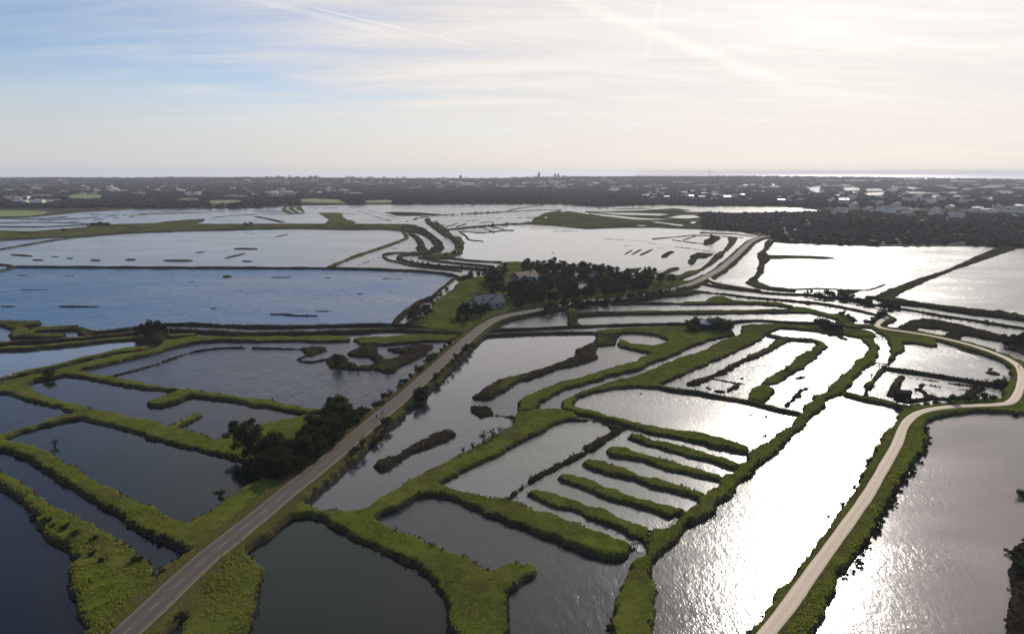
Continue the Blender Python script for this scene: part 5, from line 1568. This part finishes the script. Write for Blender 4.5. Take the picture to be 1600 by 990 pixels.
farmhouse('farmhouse', 820, 440, 18, 11, 4.0, 3.8, R(38), M['stone'], M['tile'], 'house with a red brown tiled roof by the hamlet garden', 4)
farmhouse('house', 836, 444, 11, 8, 3.6, 2.4, R(-10), M['stone'], M['zinc'], 'small house with a pale roof right of the tiled one', 3)
for x, y, w_, rz, rf, lb in ((868,432,9,15,'zinc','tiny pale house nearest the water behind the hamlet trees'), (893,434,8,-20,'tile','small tiled house in the hamlet by the water'), (908,437,9,10,'zinc','small pale roofed house in the hamlet clearing'),
                         (929,437,10,-12,'slate','slate roofed cottage at the upper end of the clearing'), (914,455,12,8,'zinc','bright roofed shed at the front of the hamlet clearing'), (988,443,9,20,'zinc','pale shed among the trees at the right end of the hamlet'),
                         (902,450,10,-30,'tile','brown roofed cottage in the middle of the clearing'), (945,446,9,5,'tile','brown roofed cottage under the tall hamlet trees')):
    farmhouse('cottage', x, y, w_, 7, 3.0, 2.0, R(rz), M['stone'], M[rf], lb, 3, 0, 1)
# the dark cottage on the turf block, hidden in its own evergreens
farmhouse('tarred_cottage', 1106, 510.5, 8, 6, 2.6, 1.8, R(-4), M['tar'], M['zinc'], 'dark timber cottage with a pale roof wrapped in black evergreens', 4, 0, 0)
for x, y, h_ in ((1080,514,5.5), (1085,513,6), (1083,518,5), (1091,510,5), (1118,513,5.5), (1124,515,5), (1130,516,6), (1135,517,5), (1136,512,5.5), (1121,509,5), (1090,514,5), (1097,515.5,3.2), (1104,516.5,2.6), (1111,516,3.0), (1115,511,5.5), (1094,508,5), (1088,508,5), (1128,510,5.5)):
    plant('shrub', x, y, h_, 'clipped black evergreen round the dark cottage', 'black evergreens round the dark cottage')

def plank_hut(name, px, py, w_, d_, hw, rz, label, stilts=True):
    """a fishing hut of upright tarred boards with a shallow roof"""
    x, y, _ = at(px, py, 0.8)
    z = max(ground(x, y), 0.15)
    t = empty(name, (x, y, z), rz)
    lift = 0.9 if stilts else 0.1
    MB().box((0, 0, lift + hw / 2), (w_ - 0.1, d_ - 0.1, hw)).build('wall', M['tar'], t)
    bd = MB().box((0, 0, 0), (0.34, 0.05, hw)).mesh('plank', M['tar'])
    nx_ = int(w_ / 0.38)
    for k in range(nx_):
        link('plank', bd, t, (-w_ / 2 + (k + 0.5) * w_ / nx_, -d_ / 2 - 0.01 - 0.012 * (k % 2), lift + hw / 2))
    MB().gable((0, 0, lift + hw + 0.01), (w_, d_), 0.7, 0.3).build('roof', M['tar'], t)
    dr = MB().box((w_ * 0.22, -d_ / 2 - 0.07, lift + 0.95), (0.85, 0.06, 1.85)).build('door', M['timber'], t)
    MB().box((w_ * 0.22 + 0.3, -d_ / 2 - 0.12, lift + 0.95), (0.05, 0.05, 0.2)).build('handle', M['steel'], dr)
    if stilts:
        leg = MB().tube([(0, 0, -1.2), (0, 0, lift)], 0.11, 6).mesh('leg', M['timber'])
        for sx in (-1, 1):
            for sy in (-1, 1):
                link('leg', leg, t, (sx * (w_ / 2 - 0.2), sy * (d_ / 2 - 0.2), 0))
    tag(t, label, 'hut')
    return t
plank_hut('fishing_hut', 1409, 628, 4.6, 3.6, 3.6, R(-12), 'black boarded fishing hut on stilts at the corner of the pans')
plank_hut('boathouse', 1305, 516.5, 6.0, 4.0, 3.0, R(-10), 'low black boathouse on the ditch bank', False)
for x, y, h_ in ((1284,511,4.5), (1289,510,5), (1294,511,4.5), (1287,515,3.5), (1311,517,3)):
    plant('shrub', x, y, h_, 'dark bush crowding the black boathouse', 'bushes crowding the boathouse')

def plank_bridge(px0, py0, px1, py1, label, wid=1.0, rail=False):
    a, b = np.array(at(px0, py0, 0.7)), np.array(at(px1, py1, 0.7))
    L_ = float(np.linalg.norm(b - a)); mid = (a + b) / 2
    t = empty('footbridge', (mid[0], mid[1], 0.0), math.atan2(b[1] - a[1], b[0] - a[0]))
    n = max(6, int(L_ / 0.6))
    pk = MB().box((0, 0, 0), (L_ / n - 0.05, wid, 0.06)).mesh('plank', M['timber'])
    for k in range(n):
        link('plank', pk, t, (-L_ / 2 + (k + 0.5) * L_ / n, 0, 0.95))
    for s_ in (-1, 1):
        MB().box((0, s_ * (wid / 2 - 0.12), 0.83), (L_, 0.14, 0.18)).build('beam', M['timber'], t)
    ps = MB().tube([(0, 0, -1.0), (0, 0, 0.74)], 0.09, 6).mesh('post', M['timber'])
    for k in range(3):
        for s_ in (-1, 1):
            link('post', ps, t, ((k - 1) * L_ * 0.4, s_ * (wid / 2 - 0.12), 0))
    tag(t, label, 'footbridge')
plank_bridge(1361, 566, 1387, 570, 'narrow dark plank bridge across the straight ditch')
plank_bridge(1369, 525.5, 1389, 528, 'short plank bridge at the head of the ditch')
plank_bridge(981, 854, 996, 846.5, 'short plank jetty off the end of the broad turf tongue', 0.8)

def fence(px0, py0, px1, py1, n, label):
    a, b = np.array(at(px0, py0, 0.3)), np.array(at(px1, py1, 0.3))
    t = empty('fence', (a[0], a[1], 0))
    ps = MB().tube([(0, 0, -0.8), (0, 0, 1.7)], 0.08, 6).mesh('post', M['timber'])
    for k in range(n):
        q = (b - a) * k / (n - 1)
        link('post', ps, t, (q[0], q[1], 0))
    for zz_ in (0.65, 1.2):
        MB().tube([(0, 0, zz_), (b[0] - a[0], b[1] - a[1], zz_)], 0.05, 5).build('rail', M['timber'], t)
    tag(t, label, 'fence')
fence(1360, 616, 1398, 620.5, 8, 'post and rail fence in the water beside the fishing hut')
stake = MB().tube([(0, 0, -1), (0, 0, 1.5)], [0.09, 0.07], 6).mesh('stake', M['timber'])
for x, y in ((1259,484), (1264,484.5), (1267.5,484.5), (1272,485), (1276,485)):
    p = at(x, y, 0)
    tag(link('stake', stake, None, (p[0], p[1], 0)), 'thin wooden stake standing in the channel past the cottage', 'stake', 'stakes standing in the channel past the cottage')
for x, y, lb in ((1586,650,'square floating box moored at the top of the brown pond'),):
    p = at(x, y, 0)
    t = empty('raft', (p[0], p[1], 0), 0.2)
    MB().box((0, 0, 0.12), (2.4, 1.8, 0.34)).build('deck', M['timber'], t)
    MB().box((0.1, 0, 0.70), (1.3, 1.1, 0.8)).build('box', M['tar'], t)
    tag(t, lb, 'raft')

# ------------------------------------------------------------------ vans at the road end
def van(px, py, rz, label, k=1.0):
    x, y, _ = at(px, py, 1.5)
    t = empty('van', (x, y, 1.55), rz)
    b = MB()
    prof = [(-2.5, 0.4), (2.5, 0.4), (2.5, 1.1), (1.75, 1.3), (1.2, 2.1), (-2.4, 2.15), (-2.5, 1.2)]
    vs = [(px_, s_ * 0.95, pz) for s_ in (-1, 1) for px_, pz in prof]
    n = len(prof)
    b.add(vs, [tuple(range(n))[::-1], tuple(range(n, 2 * n))] + [(i, (i + 1) % n, n + (i + 1) % n, n + i) for i in range(n)])
    b.build('body', M['van_white'], t)
    MB().add([(1.80, -0.8, 1.32), (1.80, 0.8, 1.32), (1.26, 0.8, 2.05), (1.26, -0.8, 2.05)], [(0, 1, 2, 3)]).build('windscreen', M['glass'], t)
    for s_ in (-1, 1):
        MB().box((0.75, s_ * 0.955, 1.65), (0.8, 0.03, 0.55)).build('window', M['glass'], t)
        MB().box((2.51, s_ * 0.65, 0.85), (0.05, 0.3, 0.2)).build('headlight', M['zinc'], t)
        for wx in (-1.6, 1.6):
            wh = MB().tube([(wx, s_ * 0.78, 0.35), (wx, s_ * 0.98, 0.35)], 0.35, 12).build('wheel', M['rubber'], t)
            MB().tube([(wx, s_ * 0.975, 0.35), (wx, s_ * 0.99, 0.35)], 0.18, 10).build('rim', M['steel'], wh)
    t.scale = (k, k, k)
    tag(t, label, 'van')
van(1229, 362, 0.1, 'white van parked nearer the scrub past the road end', 1.3)
van(1228, 366, -0.1, 'white van parked nearer the pond past the road end', 1.3)
van(1243, 361.5, 0.6, 'white van parked alone furthest from the road end', 1.2)
van(1531, 373, 0.3, 'white van parked in front of the scrub far right', 1.5)

# ------------------------------------------------------------------ people on the road and the path
def person(px, py, z, rz, coat, trousers, label, stride=0.32, arm=0.25):
    x, y, _ = at(px, py, z)
    t = empty('person', (x, y, z), rz)
    joints = [(0, 0, 0.95), (0, 0.01, 1.15), (0, 0.0, 1.36), (0, 0.02, 1.50), (0, 0.03, 1.60), (0, 0.035, 1.70)]
    rad = [(0.15, 0.11), (0.14, 0.10), (0.17, 0.11), (0.06, 0.06), (0.085, 0.10), (0.075, 0.09)]
    edges = [(0, 1), (1, 2), (2, 3), (3, 4), (4, 5)]
    def add(p, r, parent):
        joints.append(p); rad.append(r); edges.append((parent, len(joints) - 1))
        return len(joints) - 1
    for s_ in (-1, 1):
        f = s_ * stride
        k = add((s_ * 0.10, 0, 0.88), (0.10, 0.10), 0)
        k = add((s_ * 0.105, f * 0.55, 0.50), (0.07, 0.07), k)
        k = add((s_ * 0.105, f * 0.75 - (0.10 if f < 0 else 0), 0.09), (0.045, 0.045), k)
        add((s_ * 0.11, f * 0.75 + (0.13 if f > 0 else 0.04), 0.035), (0.045, 0.03), k)
        k = add((s_ * 0.20, 0, 1.42), (0.065, 0.065), 2)
        k = add((s_ * 0.25, -f * arm, 1.14), (0.05, 0.05), k)
        k = add((s_ * 0.25, -f * arm + 0.10, 0.92), (0.035, 0.035), k)
        hd = add((s_ * 0.245, -f * arm + 0.13, 0.85), (0.03, 0.018), k)
        for q in range(4):
            add((s_ * (0.262 - 0.014 * q), -f * arm + 0.16 - 0.006 * q, 0.775 + 0.006 * abs(q - 1.3)), (0.009, 0.009), hd)
        add((s_ * 0.215, -f * arm + 0.165, 0.83), (0.010, 0.010), hd)
    me = bpy.data.meshes.new('body')
    me.from_pydata(joints, edges, [])
    o = link('body', me, t)
    md = o.modifiers.new('skin', 'SKIN')
    for i, r_ in enumerate(rad):
        me.skin_vertices[0].data[i].radius = r_
    me.skin_vertices[0].data[0].use_root = True
    o.modifiers.new('sub', 'SUBSURF').levels = 1
    bpy.context.view_layer.update()
    dg = bpy.context.evaluated_depsgraph_get()
    ev = bpy.data.meshes.new_from_object(o.evaluated_get(dg))
    o.modifiers.clear()
    o.data = ev
    ev.materials.clear()
    for m_ in (M['skin'], coat, trousers, M['rubber']):
        ev.materials.append(m_)
    for pl_ in ev.polygons:
        c = pl_.center
        if c.z < 0.07: pl_.material_index = 3
        elif c.z < 0.93 and abs(c.x) < 0.19: pl_.material_index = 2
        elif c.z < 1.5 and not (c.z < 0.90 and abs(c.x) > 0.19): pl_.material_index = 1
        pl_.use_smooth = True
    hb = MB()
    hb.tube([(0, 0.0, 1.60), (0, 0.005, 1.68), (0, 0.02, 1.77), (0, 0.03, 1.80)], [0.085, 0.107, 0.085, 0.02], 10)
    hb.build('hair', M['hair'], t)
    for s_ in (-1, 1):
        MB().box((s_ * 0.032, 0.125, 1.655), (0.02, 0.012, 0.012)).build('eye', M['hair'], t)
    MB().box((0, 0.135, 1.625), (0.024, 0.03, 0.04)).build('nose', M['skin'], t)
    tag(t, label, 'person')
person(588.5, 654.5, ROAD_Z + 0.05, R(150), M['coat_dark'], M['denim'], 'person in a dark jacket walking on the near side of the road')
person(597.5, 649.5, ROAD_Z + 0.05, R(165), M['coat_green'], M['denim'], 'person in a green jacket walking further up the road', -0.3)
person(1591.5, 575.5, PATH_Z + 0.05, R(20), M['coat_dark'], M['coat_dark'], 'person in dark clothes walking at the bend of the gravel path')
